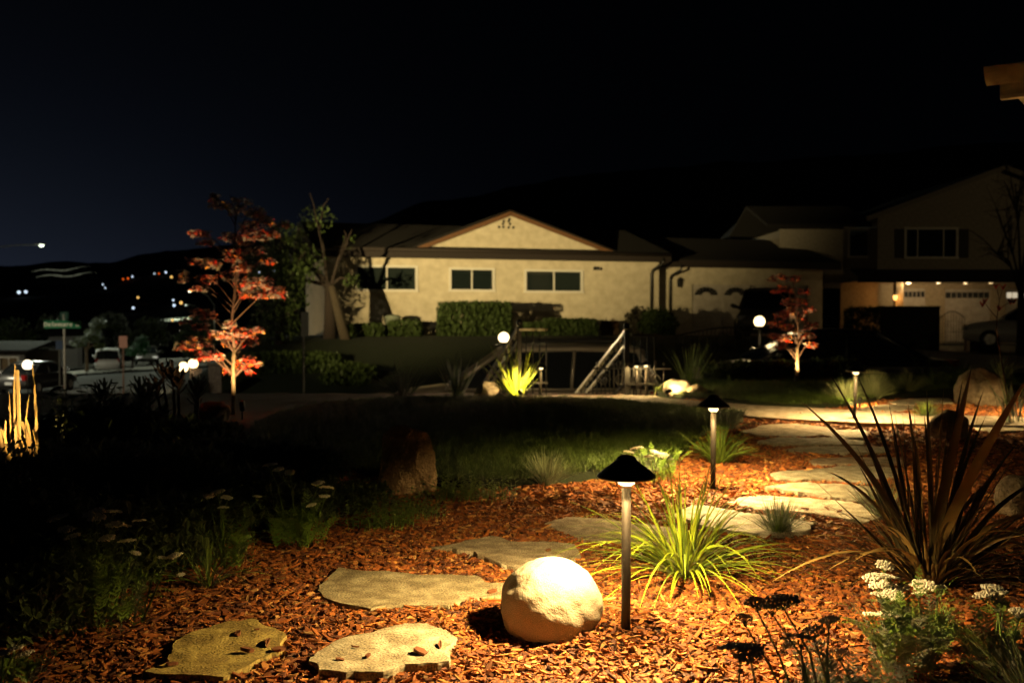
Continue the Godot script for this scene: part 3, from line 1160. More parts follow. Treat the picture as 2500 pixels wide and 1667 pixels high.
func left_side():
	# the dim house at the far left and a pale garage behind the sign
	var h := thing("left_house", "dark low house at the left edge behind a parked car", "house", on_ground(-34.4, -62.0))
	var s := mb()
	var hole := [2.4, 0.9, 3.6, 1.8]
	wall_with_holes(s, -3.0, 0.0, 4.0, 2.1, 0.16, [hole])
	var bw := mb()
	box(bw, Vector3(0.5, 1.05, -5.0), Vector3(6.9, 2.0, 0.1))
	obj("back_wall", bw, M.room, h)
	obj("wall", s, grain(mat(0.22, 0.21, 0.2, 0.9), tex.patch, null, 0.5), h)
	s = mb()
	gable_roof(s, -3.5, 4.5, 0.6, -6.0, 2.25, 2.75, -2.7, 0.14)
	obj("roof", s, M.shingle, h)
	window_in(h, hole, [0.5])
	s = mb()
	box(s, Vector3(3.0, 1.35, -0.25), Vector3(1.1, 0.8, 0.02))
	obj("lit_window_curtain", s, glow_mat(Color(0.9, 0.62, 0.08), 0.10), h)
	var g := thing("pale_garage", "pale grey garage front beyond the street sign", "garage", on_ground(-37.230, -84.0, 0.2))
	s = mb()
	wall_with_holes(s, -1.9, 0.0, 0.9, 2.6, 0.16, [[-1.3, 0.0, 0.5, 2.1]])
	obj("wall", s, mat(0.30, 0.31, 0.31, 0.9), g)
	s = mb()
	box(s, Vector3(-0.4, 1.05, -0.1), Vector3(1.8, 2.1, 0.05))
	var dg := obj("garage_door", s, mat(0.42, 0.44, 0.44, 0.8), g)
	for k in 4:
		s = mb()
		box(s, Vector3(-0.4, 0.26 + 0.52 * k, -0.068), Vector3(1.7, 0.44, 0.02))
		obj("panel", s, mat(0.42, 0.44, 0.44, 0.8), dg)
	s = mb()
	gable_roof(s, -2.3, 1.3, 0.4, -5.0, 2.75, 3.7, -2.4, 0.12)
	obj("roof", s, M.shingle, g)
	# street name sign on its pole
	var sg := thing("street_sign", "green street name sign reading Delaware on a thin grey pole", "street sign", on_ground(-10.355, -23.0), 0.42)
	var sy: float = 0.709 - sg.position.y
	s = mb()
	tube(s, [Vector3(0, 0, 0), Vector3(0, sy + 0.24, 0)], [0.03, 0.03], 8)
	obj("pole", s, mat(0.28, 0.27, 0.25, 0.6, 0.3), sg)
	s = block(Vector3(-0.03, sy, 0.04), Vector3(0.78, 0.185, 0.012), 0.005)
	var bd := obj("name_board", s, mat(0.01, 0.16, 0.075, 0.5), sg)
	for q in [["Delaware", 0.135, -0.13], ["Av", 0.065, 0.28]]:
		var t := TextMesh.new()
		var f := SystemFont.new()
		f.font_names = ["Droid Sans"]
		f.font_weight = 700
		t.font = f
		t.text = q[0]
		t.font_size = 32
		t.pixel_size = float(q[1]) / 32.0
		t.depth = 0.004
		var tm := obj("lettering", t, mat(0.75, 0.75, 0.68, 0.6), bd)
		tm.position = Vector3(q[2], sy if q[0] == "Delaware" else sy - 0.03, 0.05)
	s = mb()
	box(s, Vector3(0.0, sy + 0.2, 0), Vector3(0.012, 0.18, 0.7), Basis(Vector3.UP, 0.25))
	obj("cross_name_board", s, mat(0.02, 0.06, 0.045, 0.5), sg)
	# small signs
	for q in [
		["parking_sign", -9.389, 24.0, 0.279, Vector3(0.19, 0.29, 0.008), mat(0.55, 0.30, 0.25, 0.6), 0.42, "pale pink upright sign plate on a thin brown pole", Color(0.2, 0.12, 0.09)],
		["blue_sign", -13.664, 30.0, 0.025, Vector3(0.2, 0.26, 0.008), mat(0.10, 0.16, 0.32, 0.6), 0.5, "small blue sign plate on a post just left of the street name pole", Color(0.25, 0.25, 0.24)],
		["edge_on_sign", -3.986, 19.0, 0.756, Vector3(0.30, 0.46, 0.012), mat(0.30, 0.33, 0.36, 0.4, 0.5), 1.3, "street sign seen almost edge on, before the dark tree", Color(0.28, 0.28, 0.28)],
	]:
		var o := thing(q[0], q[7], "sign", on_ground(q[1], -q[2]), q[6])
		var yy: float = q[3] - o.position.y
		s = mb()
		tube(s, [Vector3(0, 0, 0), Vector3(0, yy + 0.1, 0)], [0.022, 0.022], 6)
		obj("pole", s, mat(q[8].r, q[8].g, q[8].b, 0.7), o)
		obj("plate", block(Vector3(0, yy, 0.03), q[4], 0.003), q[5], o)
	# grey utility box with a brick foot
	var u := thing("gate_pillar", "pale grey pillar on a reddish brick foot beside the red maple", "pillar", on_ground(-8.371, -28.0), 0.3)
	var top: float = -0.479 - u.position.y
	obj("shaft", block(Vector3(0, top - 0.42, 0), Vector3(0.36, 0.84, 0.36), 0.02), grain(mat(0.34, 0.29, 0.27, 0.9), tex.patch, tex.fine, 2.0, 0.5), u)
	obj("foot", block(Vector3(0, (top - 0.86) / 2, 0), Vector3(0.42, top - 0.86, 0.42), 0.02), grain(mat(0.22, 0.10, 0.07, 0.9), tex.patch, tex.fine, 2.0, 0.5), u)
	obj("cap", block(Vector3(0, top + 0.03, 0), Vector3(0.46, 0.06, 0.46), 0.015), M.kerb, u)


# ---------------------------------------------------------------- vehicles

func car(called: String, label: String, category: String, at: Vector3, turn: float, paint: StandardMaterial3D, kind: String, lamps := 0.0) -> Node3D:
	# x forward. hood: stations [x, top]; cabin: rear foot, rear roof, front roof, front foot
	var suv := kind == "suv"
	var L := 4.7 if suv else 4.6
	var W := 0.93 if suv else 0.89
	var H := 1.72 if suv else 1.44
	var tops := [[-2.33, 0.72], [-2.28, 0.98], [-1.9, 1.08], [0.9, 1.05], [1.35, 1.02], [2.05, 0.93], [2.27, 0.8], [2.34, 0.62]] if suv else [[-2.28, 0.66], [-2.2, 0.9], [-1.5, 0.98], [-0.6, 0.96], [0.95, 0.92], [1.8, 0.80], [2.2, 0.68], [2.3, 0.52]]
	var cab := [-2.26, -1.95, 0.25, 1.2] if suv else [-1.75, -0.85, 0.3, 1.25]
	var belt := 1.04 if suv else 0.93
	var o := thing(called, label, category, at, turn)
	var s := mb()
	s.set_smooth_group(0)
	var rings := []
	for q in tops:
		var x: float = q[0]
		var y: float = q[1]
		var w: float = W * (1.0 - 0.16 * pow(absf(x) / 2.34, 4.0))
		var y0 := 0.22 + 0.1 * pow(absf(x) / 2.34, 6.0)
		var ys := minf(y, 0.85)
		rings.append([Vector3(x, y0, w * 0.8), Vector3(x, y0 + 0.1, w * 0.97), Vector3(x, lerpf(y0, ys, 0.62), w), Vector3(x, ys - 0.02, w * 0.965), Vector3(x, y, w * 0.84), Vector3(x, y + 0.02, 0), Vector3(x, y, -w * 0.84), Vector3(x, ys - 0.02, -w * 0.965), Vector3(x, lerpf(y0, ys, 0.62), -w), Vector3(x, y0 + 0.1, -w * 0.97), Vector3(x, y0, -w * 0.8)])
	bridge(s, rings)
	obj("body", s, paint, o)
	# glass house
	s = mb()
	s.set_smooth_group(-1)
	var wr := W * 0.74
	var sect := func(x: float, y: float, grow: float) -> Array:
		var k := clampf((y - belt) / (H - belt), 0.0, 1.0)
		var ww: float = lerpf(W * 0.9, wr, k) + grow
		return [Vector3(x, belt - 0.04, W * 0.9 + grow), Vector3(x, maxf(y - 0.06, belt - 0.03), ww), Vector3(x, y, ww * 0.88), Vector3(x, y + 0.02 * k, 0), Vector3(x, y, -ww * 0.88), Vector3(x, maxf(y - 0.06, belt - 0.03), -ww), Vector3(x, belt - 0.04, -W * 0.9 - grow)]
	bridge(s, [sect.call(cab[0], belt, 0.0), sect.call(cab[1], H - 0.03, 0.0), sect.call((cab[1] + cab[2]) / 2, H, 0.0), sect.call(cab[2], H - 0.03, 0.0), sect.call(cab[3], belt, 0.0)])
	var glass := mat(0.012, 0.014, 0.015, 0.06)
	obj("windows", s, glass, o)
	s = mb()
	s.set_smooth_group(0)
	var rf := []
	for q in [[cab[1] - 0.12, H - 0.05], [cab[1] + 0.1, H + 0.012], [(cab[1] + cab[2]) / 2, H + 0.03], [cab[2] - 0.1, H + 0.012], [cab[2] + 0.1, H - 0.05]]:
		var x: float = q[0]
		var y: float = q[1]
		rf.append([Vector3(x, y - 0.1, wr + 0.03), Vector3(x, y - 0.03, wr + 0.01), Vector3(x, y, wr * 0.86), Vector3(x, y + 0.015, 0), Vector3(x, y, -wr * 0.86), Vector3(x, y - 0.03, -wr - 0.01), Vector3(x, y - 0.1, -wr - 0.03), Vector3(x, y - 0.05, 0)])
	bridge(s, rf)
	obj("roof", s, paint, o)
	s = mb()
	for k in [-1.0, 1.0]:
		for q in [[cab[0], cab[1], 0.05], [cab[3], cab[2], 0.04]]:
			tube(s, [Vector3(q[0], belt - 0.02, k * W * 0.9), Vector3(q[1], H - 0.04, k * (wr + 0.01))], [q[2], q[2]], 6)
		var bx: float = (cab[1] + cab[2]) / 2
		tube(s, [Vector3(bx, belt - 0.02, k * W * 0.905), Vector3(bx - 0.06, H - 0.06, k * (wr + 0.012))], [0.03, 0.03], 6)
		tube(s, [Vector3(cab[0] + 0.2, belt - 0.01, k * W * 0.91), Vector3(cab[3], belt - 0.01, k * W * 0.91)], [0.022, 0.022], 6)
	obj("pillars", s, paint, o)
	if suv:
		for k in [-1.0, 1.0]:
			s = mb()
			tube(s, [Vector3(cab[1] + 0.1, H + 0.0, k * wr * 0.85), Vector3(cab[1] + 0.25, H + 0.09, k * wr * 0.85), Vector3(cab[2] - 0.35, H + 0.09, k * wr * 0.85), Vector3(cab[2] - 0.1, H + 0.0, k * wr * 0.85)], [0.018, 0.018, 0.018, 0.018], 6)
			obj("roof_rail", s, M.black, o)
	for k in [-1.0, 1.0]:
		s = mb()
		tube(s, [Vector3(0.95, belt + 0.02, k * W * 0.88), Vector3(0.97, belt + 0.08, k * (W + 0.1)), Vector3(0.97, belt + 0.12, k * (W + 0.2))], [0.03, 0.075, 0.05], 8)
		obj("mirror", s, paint, o)
		for x in [-1.42, 1.42]:
			s = mb()
			var r := 0.35 if suv else 0.32
			lathe(s, [[r * 0.6, -0.1], [r * 0.95, -0.1], [r, -0.06], [r, 0.06], [r * 0.95, 0.1], [r * 0.6, 0.1]], 24)
			var wh := obj("wheel", s, M.black, o)
			wh.position = Vector3(x, r, k * (W - 0.09))
			wh.rotation.x = PI / 2 * k
			s = mb()
			lathe(s, [[r * 0.63, 0.085], [r * 0.56, 0.05], [0.07, 0.06], [0.05, 0.085], [0.0, 0.085]], 20)
			for a in 5:
				box(s, Vector3(cos(TAU * a / 5), 0, sin(TAU * a / 5)) * r * 0.34 + Vector3(0, 0.07, 0), Vector3(r * 0.5, 0.03, 0.06), Basis(Vector3.UP, -TAU * a / 5))
			obj("rim", s, mat(0.35, 0.35, 0.36, 0.35, 0.7), wh)
		s = mb()
		var fy := 0.74 if suv else 0.62
		box(s, Vector3(2.2, fy, k * W * 0.66), Vector3(0.2, 0.14, 0.36), Basis(Vector3.UP, k * 0.35))
		obj("headlight", s, glow_mat(Color(1, 0.97, 0.9), lamps) if lamps > 0 else mat(0.5, 0.5, 0.5, 0.1, 0.5), o)
		s = mb()
		box(s, Vector3(-2.22, fy + 0.18, k * W * 0.74), Vector3(0.14, 0.24, 0.22), Basis(Vector3.UP, -k * 0.3))
		obj("tail_light", s, mat(0.25, 0.01, 0.01, 0.2), o)
	s = mb()
	box(s, Vector3(2.3, 0.42, 0), Vector3(0.08, 0.16, 1.1))
	obj("grille", s, M.black, o)
	s = mb()
	box(s, Vector3(-2.345, 0.62 if suv else 0.55, 0), Vector3(0.02, 0.13, 0.34))
	obj("number_plate", s, mat(0.55, 0.55, 0.55, 0.6), o)
	return o


func vehicles():
	var silver := mat(0.30, 0.26, 0.20, 0.35, 0.3)
	silver.clearcoat_enabled = true
	var ink := mat(0.012, 0.012, 0.013, 0.25, 0.2)
	ink.clearcoat_enabled = true
	var grey := mat(0.09, 0.085, 0.075, 0.4, 0.2)
	var pearl := mat(0.55, 0.55, 0.54, 0.35)
	car("parked_car", "tan car with roof rails parked at the kerb behind the front steps", "car", Vector3(0.104, street_y(0.0) - 0.05, -17.0), PI + 0.02, silver, "suv")
	car("parked_car", "black car at the kerb behind the small lit maple", "car", Vector3(5.724, street_y(5.0) + 0.14, -18.6), PI, ink, "sedan")
	car("parked_car", "dark grey van like car standing before the garage door with arched windows", "car", Vector3(8.625, ground_y(9.9, -33.5) + 0.05, -33.5), -1.9, grey, "suv")
	car("parked_car", "white car in the driveway at the right edge", "car", Vector3(19.391, ground_y(19.5, -37.0) + 0.1, -37.0), PI - 0.5, pearl, "suv")
	car("parked_car", "silver car seen from behind at the far kerb on the left", "car", Vector3(-29.643, ground_y(-29.6, -73.0) - 0.05, -73.0), 1.93, pearl, "suv")
	car("parked_car", "dark car at the left edge below a bright globe lamp", "car", Vector3(-22.475, ground_y(-22.5, -47.0) + 0.02, -47.0), 1.5, ink, "sedan")
	car("parked_car", "small dark car with faint lamps left of the climbing road", "car", Vector3(-29.408, ground_y(-29.5, -80.0) + 0.18, -80.0), -1.2, grey, "sedan", 0.25)


# ---------------------------------------------------------------- steps, fences

func front_steps():
	# steps go down from the walkway to the street, a little to the left
	var run := Vector3(-0.355, 0, -0.935)
	var across := Vector3(0.935, 0, -0.355)
	var top := Vector3(0.729, 0.05, -11.75)
	var st := thing("front_steps", "concrete front steps going down to the street between two railings", "steps", top, 0.363)
	for k in 8:
		var y := -0.165 * k
		obj("step", block(Vector3(0, y - 0.165 - 0.2, -0.16 - 0.31 * k), Vector3(1.25, 0.4, 0.34), 0.015), M.concrete, st)
	var n := 0
	for q in [[Vector3(1.351, 0.715, -11.7), "right hand stair railing with bright lit handrail and iron pickets"], [Vector3(0.088, 0.753, -11.9), "left hand stair railing with square top end beside the globe lamp"]]:
		var a: Vector3 = q[0]
		var o := thing("stair_railing", q[1], "railing", Vector3(a.x, 0.02, a.z), 0, "railings of the front steps")
		var h := a.y - 0.02
		var drop := 0.60
		var length := 2.45
		var at := func(t: float, y: float) -> Vector3: return run * t + Vector3(0, y - drop * maxf(t - 0.05, 0.0), 0)
		var s := mb()
		var turn := Basis.looking_at((at.call(1.0, 0.0) - at.call(0.1, 0.0)).normalized(), Vector3.UP)
		box(s, at.call(length * 0.5, h), Vector3(0.055, 0.035, length * 1.16), turn)
		obj("handrail", s, M.rail, o)
		s = mb()
		box(s, at.call(length * 0.5, h - 0.15), Vector3(0.03, 0.03, length * 1.14), turn)
		obj("upper_bar", s, M.rail, o)
		s = mb()
		box(s, at.call(length * 0.5, 0.1), Vector3(0.03, 0.03, length * 1.14), turn)
		obj("lower_bar", s, M.iron, o)
		for k in 20:
			var t := 0.1 + k * 0.118
			s = mb()
			tube(s, [at.call(t, 0.1), at.call(t, h - 0.01)], [0.009, 0.009], 5)
			if k % 3 == 1:
				lathe(s, [[0.0, 0.055], [0.022, 0.03], [0.03, 0.0], [0.022, -0.03], [0.0, -0.055]], 8, at.call(t, 0.42))
			obj("baluster", s, M.iron, o)
		for t in [0.0, length]:
			obj("post", block(at.call(t, h * 0.5 - 0.02), Vector3(0.06, h + 0.12, 0.06), 0.006), M.iron, o)
			s = mb()
			lathe(s, [[0.0, 0.07], [0.03, 0.05], [0.036, 0.02], [0.03, -0.01], [0.0, -0.012]], 12, at.call(t, h + 0.06))
			obj("finial", s, M.iron, o)
		# short level return at the head
		s = mb()
		box(s, Vector3(0.17, h, 0.03) if n == 1 else Vector3(0.22, h - 0.02, 0.02), Vector3(0.34, 0.03, 0.05))
		obj("level_rail", s, M.rail if n == 1 else M.iron, o)
		s = mb()
		box(s, Vector3(0.17, 0.1, 0.03), Vector3(0.34, 0.02, 0.03))
		obj("level_rail", s, M.iron, o)
		for k in 4:
			s = mb()
			tube(s, [Vector3(0.08 + k * 0.08, -0.05, 0.03), Vector3(0.08 + k * 0.08, h - 0.01, 0.03)], [0.009, 0.009], 5)
			obj("baluster", s, M.iron, o)
		n += 1
	# low scrolled iron fence at the foot of the steps
	var f := thing("low_iron_fence", "low scrolled wrought iron fence beside the foot of the railing", "fence", Vector3(1.441, -0.02, -11.921), -0.1)
	for k in 9:
		var s := mb()
		tube(s, [Vector3(-0.42 + k * 0.1, -0.05, -0.1), Vector3(-0.42 + k * 0.1, 0.34 + 0.02 * (k % 2), -0.1)], [0.008, 0.008], 5)
		lathe(s, [[0.0, 0.03], [0.016, 0.01], [0.014, -0.01], [0.0, -0.02]], 8, Vector3(-0.42 + k * 0.1, 0.36 + 0.02 * (k % 2), -0.1))
		obj("picket", s, M.iron, f)
	for k in 4:
		var s := mb()
		var pts := []
		var rad := []
		for i in 15:
			var a := i / 14.0 * 5.2
			var r := 0.085 - 0.008 * a
			pts.append(Vector3(-0.34 + k * 0.2 + cos(a) * r, 0.16 + sin(a) * r, -0.07))
			rad.append(0.007)
		tube(s, pts, rad, 5)
		obj("scroll", s, M.iron, f)
	var sb := mb()
	box(sb, Vector3(0, 0.03, -0.1), Vector3(0.95, 0.02, 0.02))
	box(sb, Vector3(0, 0.3, -0.1), Vector3(0.95, 0.02, 0.02))
	obj("rail", sb, M.iron, f)


func picket_fence(called: String, label: String, a: Vector3, b: Vector3, ya: float, yb: float, rise: float, step: float, m: Material, category := "fence"):
	# uprights between two rails; the top follows an arch of the given rise
	var o := thing(called, label, category, a)
	var d := b - a
	d.y = 0
	var n := int(d.length() / step)
	var tops := []
	for k in n + 1:
		var t := float(k) / n
		var foot := a.lerp(b, t)
		var y := lerpf(ya, yb, t) + rise * sin(PI * t)
		var s := mb()
		tube(s, [foot - a, Vector3(foot.x, y, foot.z) - a], [0.011, 0.011], 5)
		obj("picket", s, m, o)
		tops.append(Vector3(foot.x, y, foot.z) - a)
	var s := mb()
	var r := []
	for k in tops.size():
		r.append(0.02)
	tube(s, tops, r, 5)
	tube(s, [Vector3(0, 0.12, 0), b - a + Vector3(0, 0.12, 0)], [0.016, 0.016], 5)
	obj("rail", s, m, o)


func fences():
	var a := Vector3(4.659, -0.055, -28.5)
	var b := Vector3(7.530, -0.218, -29.5)
	picket_fence("arched_fence", "iron picket fence with rising arched top before the grey car", a, b, 0.319, 0.499, 0.14, 0.13, M.iron)
	picket_fence("garden_gate", "arched iron gate with upright bars before the two storey house", Vector3(17.204, -0.277, -40), Vector3(18.201, -0.277, -40), 0.808, 0.808, 0.27, 0.105, mat(0.05, 0.045, 0.04, 0.5), "gate")
	var w := thing("garden_wall", "dark garden wall left of the arched iron gate", "wall", Vector3(16.095, -0.5, -40.2))
	obj("wall", block(Vector3(0, 1.227 / 2 + 0.25, 0), Vector3(2.3, 1.227 + 0.5, 0.22), 0.02), grain(mat(0.02, 0.019, 0.017, 0.9), tex.patch, tex.fine, 1.0, 0.5), w)
	obj("coping", block(Vector3(0, 1.227 + 0.53, 0), Vector3(2.36, 0.06, 0.32), 0.015), mat(0.02, 0.02, 0.018, 0.8), w)
	var p := thing("gate_post", "pale square post right of the arched iron gate", "post", Vector3(18.163, -0.55, -39.5))
	obj("shaft", block(Vector3(0, 0.52, 0), Vector3(0.30, 1.04, 0.3), 0.015), mat(0.50, 0.40, 0.30, 0.9), p)
	obj("cap", block(Vector3(0, 1.07, 0), Vector3(0.36, 0.06, 0.36), 0.012), mat(0.42, 0.34, 0.26, 0.9), p)
	var b2 := thing("planter_box", "black block shaped planter between the pale post and the white car", "planter", Vector3(18.071, -0.62, -38))
	obj("tub", block(Vector3(0, 0.5, 0), Vector3(0.85, 1.0, 0.7), 0.03), M.black, b2)
	obj("rim", block(Vector3(0, 1.02, 0), Vector3(0.93, 0.07, 0.78), 0.015), M.black, b2)
	var c := thing("lit_picket_fence", "short lit picket fence below the pair of globe lamps", "fence", Vector3(-12.973, -1.644, -40))
	for k in 7:
		obj("picket", block(Vector3(0.03 + 0.07 * k, 0.2, 0), Vector3(0.035, 0.42, 0.02), 0.005), mat(0.45, 0.33, 0.26, 0.8), c)
	obj("rail", block(Vector3(0.24, 0.06, -0.02), Vector3(0.52, 0.04, 0.02), 0.004), mat(0.45, 0.33, 0.26, 0.8), c)
	obj("rail", block(Vector3(0.24, 0.36, -0.02), Vector3(0.52, 0.04, 0.02), 0.004), mat(0.45, 0.33, 0.26, 0.8), c)


# ---------------------------------------------------------------- lamps

func omni(parent: Node3D, at: Vector3, c: Color, e: float, size: float, reach := 30.0):
	var l := OmniLight3D.new()
	l.name = "glow"
	l.position = at
	l.light_color = c
	l.light_energy = e
	l.light_size = size
	l.omni_range = reach
	l.omni_attenuation = 2.0
	l.shadow_enabled = true
	parent.add_child(l)


func globe_lamp(label: String, at: Vector3, r: float, e: float, c: Color, glow := 4.0):
	var foot := on_ground(at.x, at.z)
	var o := thing("globe_lamp", label, "lamp", foot, 0, "bright globe lamps across the street")
	var h := at.y - foot.y
	var s := mb()
	tube(s, [Vector3(0, -0.1, 0), Vector3(0, h - r * 0.9, 0)], [0.028, 0.022], 8)
	obj("post", s, M.iron, o)
	s = mb()
	lathe(s, [[0.0, h - r], [r * 0.5, h - r], [r * 0.55, h - r * 0.8], [0.0, h - r * 0.8]], 14)
	tube(s, [Vector3(-0.16, h - r * 1.6, 0), Vector3(0, h - r * 1.3, 0), Vector3(0.02, h - r * 1.3, 0)], [0.008, 0.012, 0.012])
	obj("fitter", s, M.iron, o)
	var b := SphereMesh.new()
	b.radius = r
	b.height = r * 2
	b.radial_segments = 24
	b.rings = 12
	obj("lamp_globe", b, glow_mat(c, glow), o).position.y = h
	omni(o, Vector3(0, h, 0), c, e, r * 0.8)


func street_lamp(label: String, at: Vector3, arm: Vector3, e: float, aim: Vector3, angle: float, c: Color, glow: float):
	# luminaire at the end of a curved arm; the light leaves it downwards
	var pole := at + arm
	var foot := Vector3(pole.x, ground_y(pole.x, pole.z) if pole.z > -90.0 else hill_y(pole.x, pole.z), pole.z)
	var o := thing("street_lamp", label, "street lamp", foot, 0, "street lamps")
	var s := mb()
	tube(s, [Vector3(0, -0.2, 0), Vector3(0, pole.y - foot.y, 0)], [0.11, 0.06], 10)
	obj("pole", s, mat(0.30, 0.32, 0.31, 0.6, 0.2), o)
	s = mb()
	var a := pole - foot
	var b := at - foot
	tube(s, [a, a.lerp(b, 0.3) + Vector3(0, absf(arm.y) * 0.35, 0), a.lerp(b, 0.7) + Vector3(0, absf(arm.y) * 0.3, 0), b], [0.05, 0.045, 0.04, 0.04], 8)
	obj("arm", s, mat(0.30, 0.32, 0.31, 0.6, 0.2), o)
	var x := (b - a)
	x.y = 0
	x = x.normalized()
	var turn := Basis(x, Vector3.UP, x.cross(Vector3.UP))
	s = mb()
	box(s, b + x * 0.25 + Vector3(0, 0.06, 0), Vector3(0.75, 0.11, 0.28), turn)
	obj("lamp_head", s, mat(0.25, 0.25, 0.25, 0.6), o)
	s = mb()
	lathe(s, [[0.0, -0.16], [0.1, -0.14], [0.16, -0.06], [0.17, 0.0], [0.0, 0.0]], 14, b + x * 0.3)
	obj("lamp_lens", s, glow_mat(c, glow), o)
	var l := SpotLight3D.new()
	l.name = "glow"
	var from := b + x * 0.3 + Vector3(0, -0.19, 0)
	l.position = from
	l.light_color = c
	l.light_energy = e
	l.light_size = 0.12
	l.spot_angle = angle
	l.spot_angle_attenuation = 0.9
	l.spot_range = 200.0
	l.spot_attenuation = 2.0
	l.shadow_enabled = true
	o.add_child(l)
	l.look_at_from_position(foot + from, aim, Vector3.RIGHT)


func street_lighting():
	# the lamp just outside the frame on the left that lights the house across the street
	street_lamp("flood lamp on a low pole left of the frame, aimed at the ranch house", Vector3(-11.0, 1.7, -12.0), Vector3(-0.7, -0.15, 0.5), 1750.0, Vector3(-0.8, 6.5, -40.0), 18.5, Color(1.0, 0.875, 0.60), 4.0)
	street_lamp("street lamp at the near corner left of the frame", Vector3(-12.5, 3.6, -16.5), Vector3(-1.4, -0.3, 0.9), 30.0, Vector3(-12.0, -1.0, -26.0), 52.0, Color(1.0, 0.93, 0.76), 3.0)
	street_lamp("street lamp over the crossing left of the frame", Vector3(-28.0, 5.2, -40.0), Vector3(-1.8, -0.3, 0.0), 140.0, Vector3(-24.0, -3.0, -54.0), 66.0, Color(1.0, 0.96, 0.82), 3.0)
	street_lamp("distant street lamp with long arm from the left edge, before the sky", Vector3(-35.70, 6.196, -75.00), Vector3(-4.5, -0.55, 0.0), 130.0, Vector3(-29.91, -3.574, -70.00), 70.0, Color(0.95, 1.0, 0.88), 5.0)
	street_lamp("distant street lamp with curved arm left of the red maple", Vector3(-37.89, 3.764, -118.00), Vector3(2.6, -1.7, 0.0), 300.0, Vector3(-35.66, -3.985, -105.00), 65.0, Color(0.98, 1.0, 0.85), 4.0)
	street_lamp("street lamp on the climbing road, hidden by the red maple", Vector3(-61.94, 2.839, -190.00), Vector3(2.6, -1.0, 0.0), 400.0, Vector3(-63.82, -3.805, -190.00), 60.0, Color(0.95, 1.0, 0.9), 2.0)
	street_lamp("lamp added right of the frame to light the two storey house", Vector3(32.0, 5.6, -31.0), Vector3(1.6, -0.3, 0.6), 12.0, Vector3(20.0, 5.5, -46.0), 45.0, Color(1.0, 0.86, 0.6), 3.0)  # added lamp, brightens the upper storey a little
	globe_lamp("bright globe lamp beside the left stair railing", Vector3(-0.11, 0.63, -13.2), 0.072, 2.0, Color(1.0, 0.88, 0.66))
	globe_lamp("bright globe lamp between the garage and the small lit maple", Vector3(5.224, 0.792, -21.00), 0.115, 2.0, Color(1.0, 0.87, 0.62))
	globe_lamp("bright globe lamp at the left edge above the dark car", Vector3(-20.48, -1.183, -42.00), 0.2, 1.0, Color(1.0, 0.92, 0.78))
	globe_lamp("left one of the pair of globe lamps beside the red maple", Vector3(-13.236, -1.17, -40.00), 0.2, 2.4, Color(1.0, 0.86, 0.62))
	globe_lamp("right and higher one of the pair of globe lamps beside the red maple", Vector3(-13.025, -1.059, -40.60), 0.19, 2.4, Color(1.0, 0.86, 0.62))


func path_lights():
	var o := thing("path_light", "nearest path light with black cone hat, right of the pale round boulder", "path light", Vector3(0.329, 0.042, -2.85), 0.0, "path lights along the garden path")
	var s := mb()
	lathe(s, [[0.0, 0.503], [0.014, 0.5025], [0.023, 0.4995], [0.028, 0.495], [0.0295, 0.490], [0.033, 0.4865], [0.056, 0.469], [0.079, 0.4505], [0.0855, 0.445], [0.088, 0.440], [0.086, 0.436], [0.082, 0.4385], [0.07, 0.452], [0.05, 0.466], [0.03, 0.479], [0.0, 0.481]], 40)
	obj("hat", s, M.hat, o)
	s = mb()
	lathe(s, [[0.080, 0.4385], [0.0695, 0.4505], [0.05, 0.4640], [0.03, 0.4770], [0.0, 0.479], [0.0, 0.478], [0.03, 0.4760], [0.05, 0.4630], [0.0695, 0.4495], [0.08, 0.4375]], 40)
	obj("reflector", s, mat(0.85, 0.82, 0.75, 0.4), o)
	s = mb()
	lathe(s, [[0.0, 0.474], [0.0245, 0.473], [0.0258, 0.466], [0.0258, 0.422], [0.0240, 0.417], [0.0, 0.417]], 28)
	obj("lamp_diffuser", s, glow_mat(Color(1.0, 0.9, 0.7), 2.5), o)
	s = mb()
	lathe(s, [[0.0, 0.4165], [0.0190, 0.4165], [0.0180, 0.411], [0.0155, 0.407], [0.0, 0.407]], 24)
	obj("collar", s, M.collar, o)
	s = mb()
	lathe(s, [[0.0, 0.4065], [0.0142, 0.4065], [0.0142, 0.02], [0.0142, -0.06], [0.0, -0.06]], 24)
	obj("post", s, M.post, o)
	omni(o, Vector3(0, 0.467, 0), M.warm, 5.2, 0.021)
	o.scale = Vector3.ONE * 0.965
	var c := copy_of(o, Vector3(1.083, 0, -5.336), 1.0, "second path light, standing in the bark before a green grass tuft")
	c.scale = Vector3.ONE
	c = copy_of(o, Vector3(3.001, 0, -8.698), 2.0, "third path light, beside the bright flagstone at the walkway edge")
	c.rotation.z = 0.03
	c.scale = Vector3.ONE
	c = copy_of(o, Vector3(4.981, 0, -8.956), 2.6, "path light just outside the right edge beside the tan boulder")
	c.scale = Vector3.ONE
	c = copy_of(o, Vector3(0.326, 0, -11.119), 0.5, "path light behind the bright strap leaved plant by the steps")
	c.scale = Vector3.ONE * 0.78
	(c.get_node("glow") as Light3D).light_energy = 1.6
	c = copy_of(o, Vector3(1.446, 0, -11.543), 0.5, "left one of the pair of path lights at the head of the steps")
	c.scale = Vector3.ONE * 0.78
	(c.get_node("glow") as Light3D).light_energy = 1.3
	c = copy_of(o, Vector3(1.574, 0, -11.67), 2.5, "right one of the pair of path lights at the head of the steps")
	c.scale = Vector3.ONE * 0.78
	(c.get_node("glow") as Light3D).light_energy = 1.3


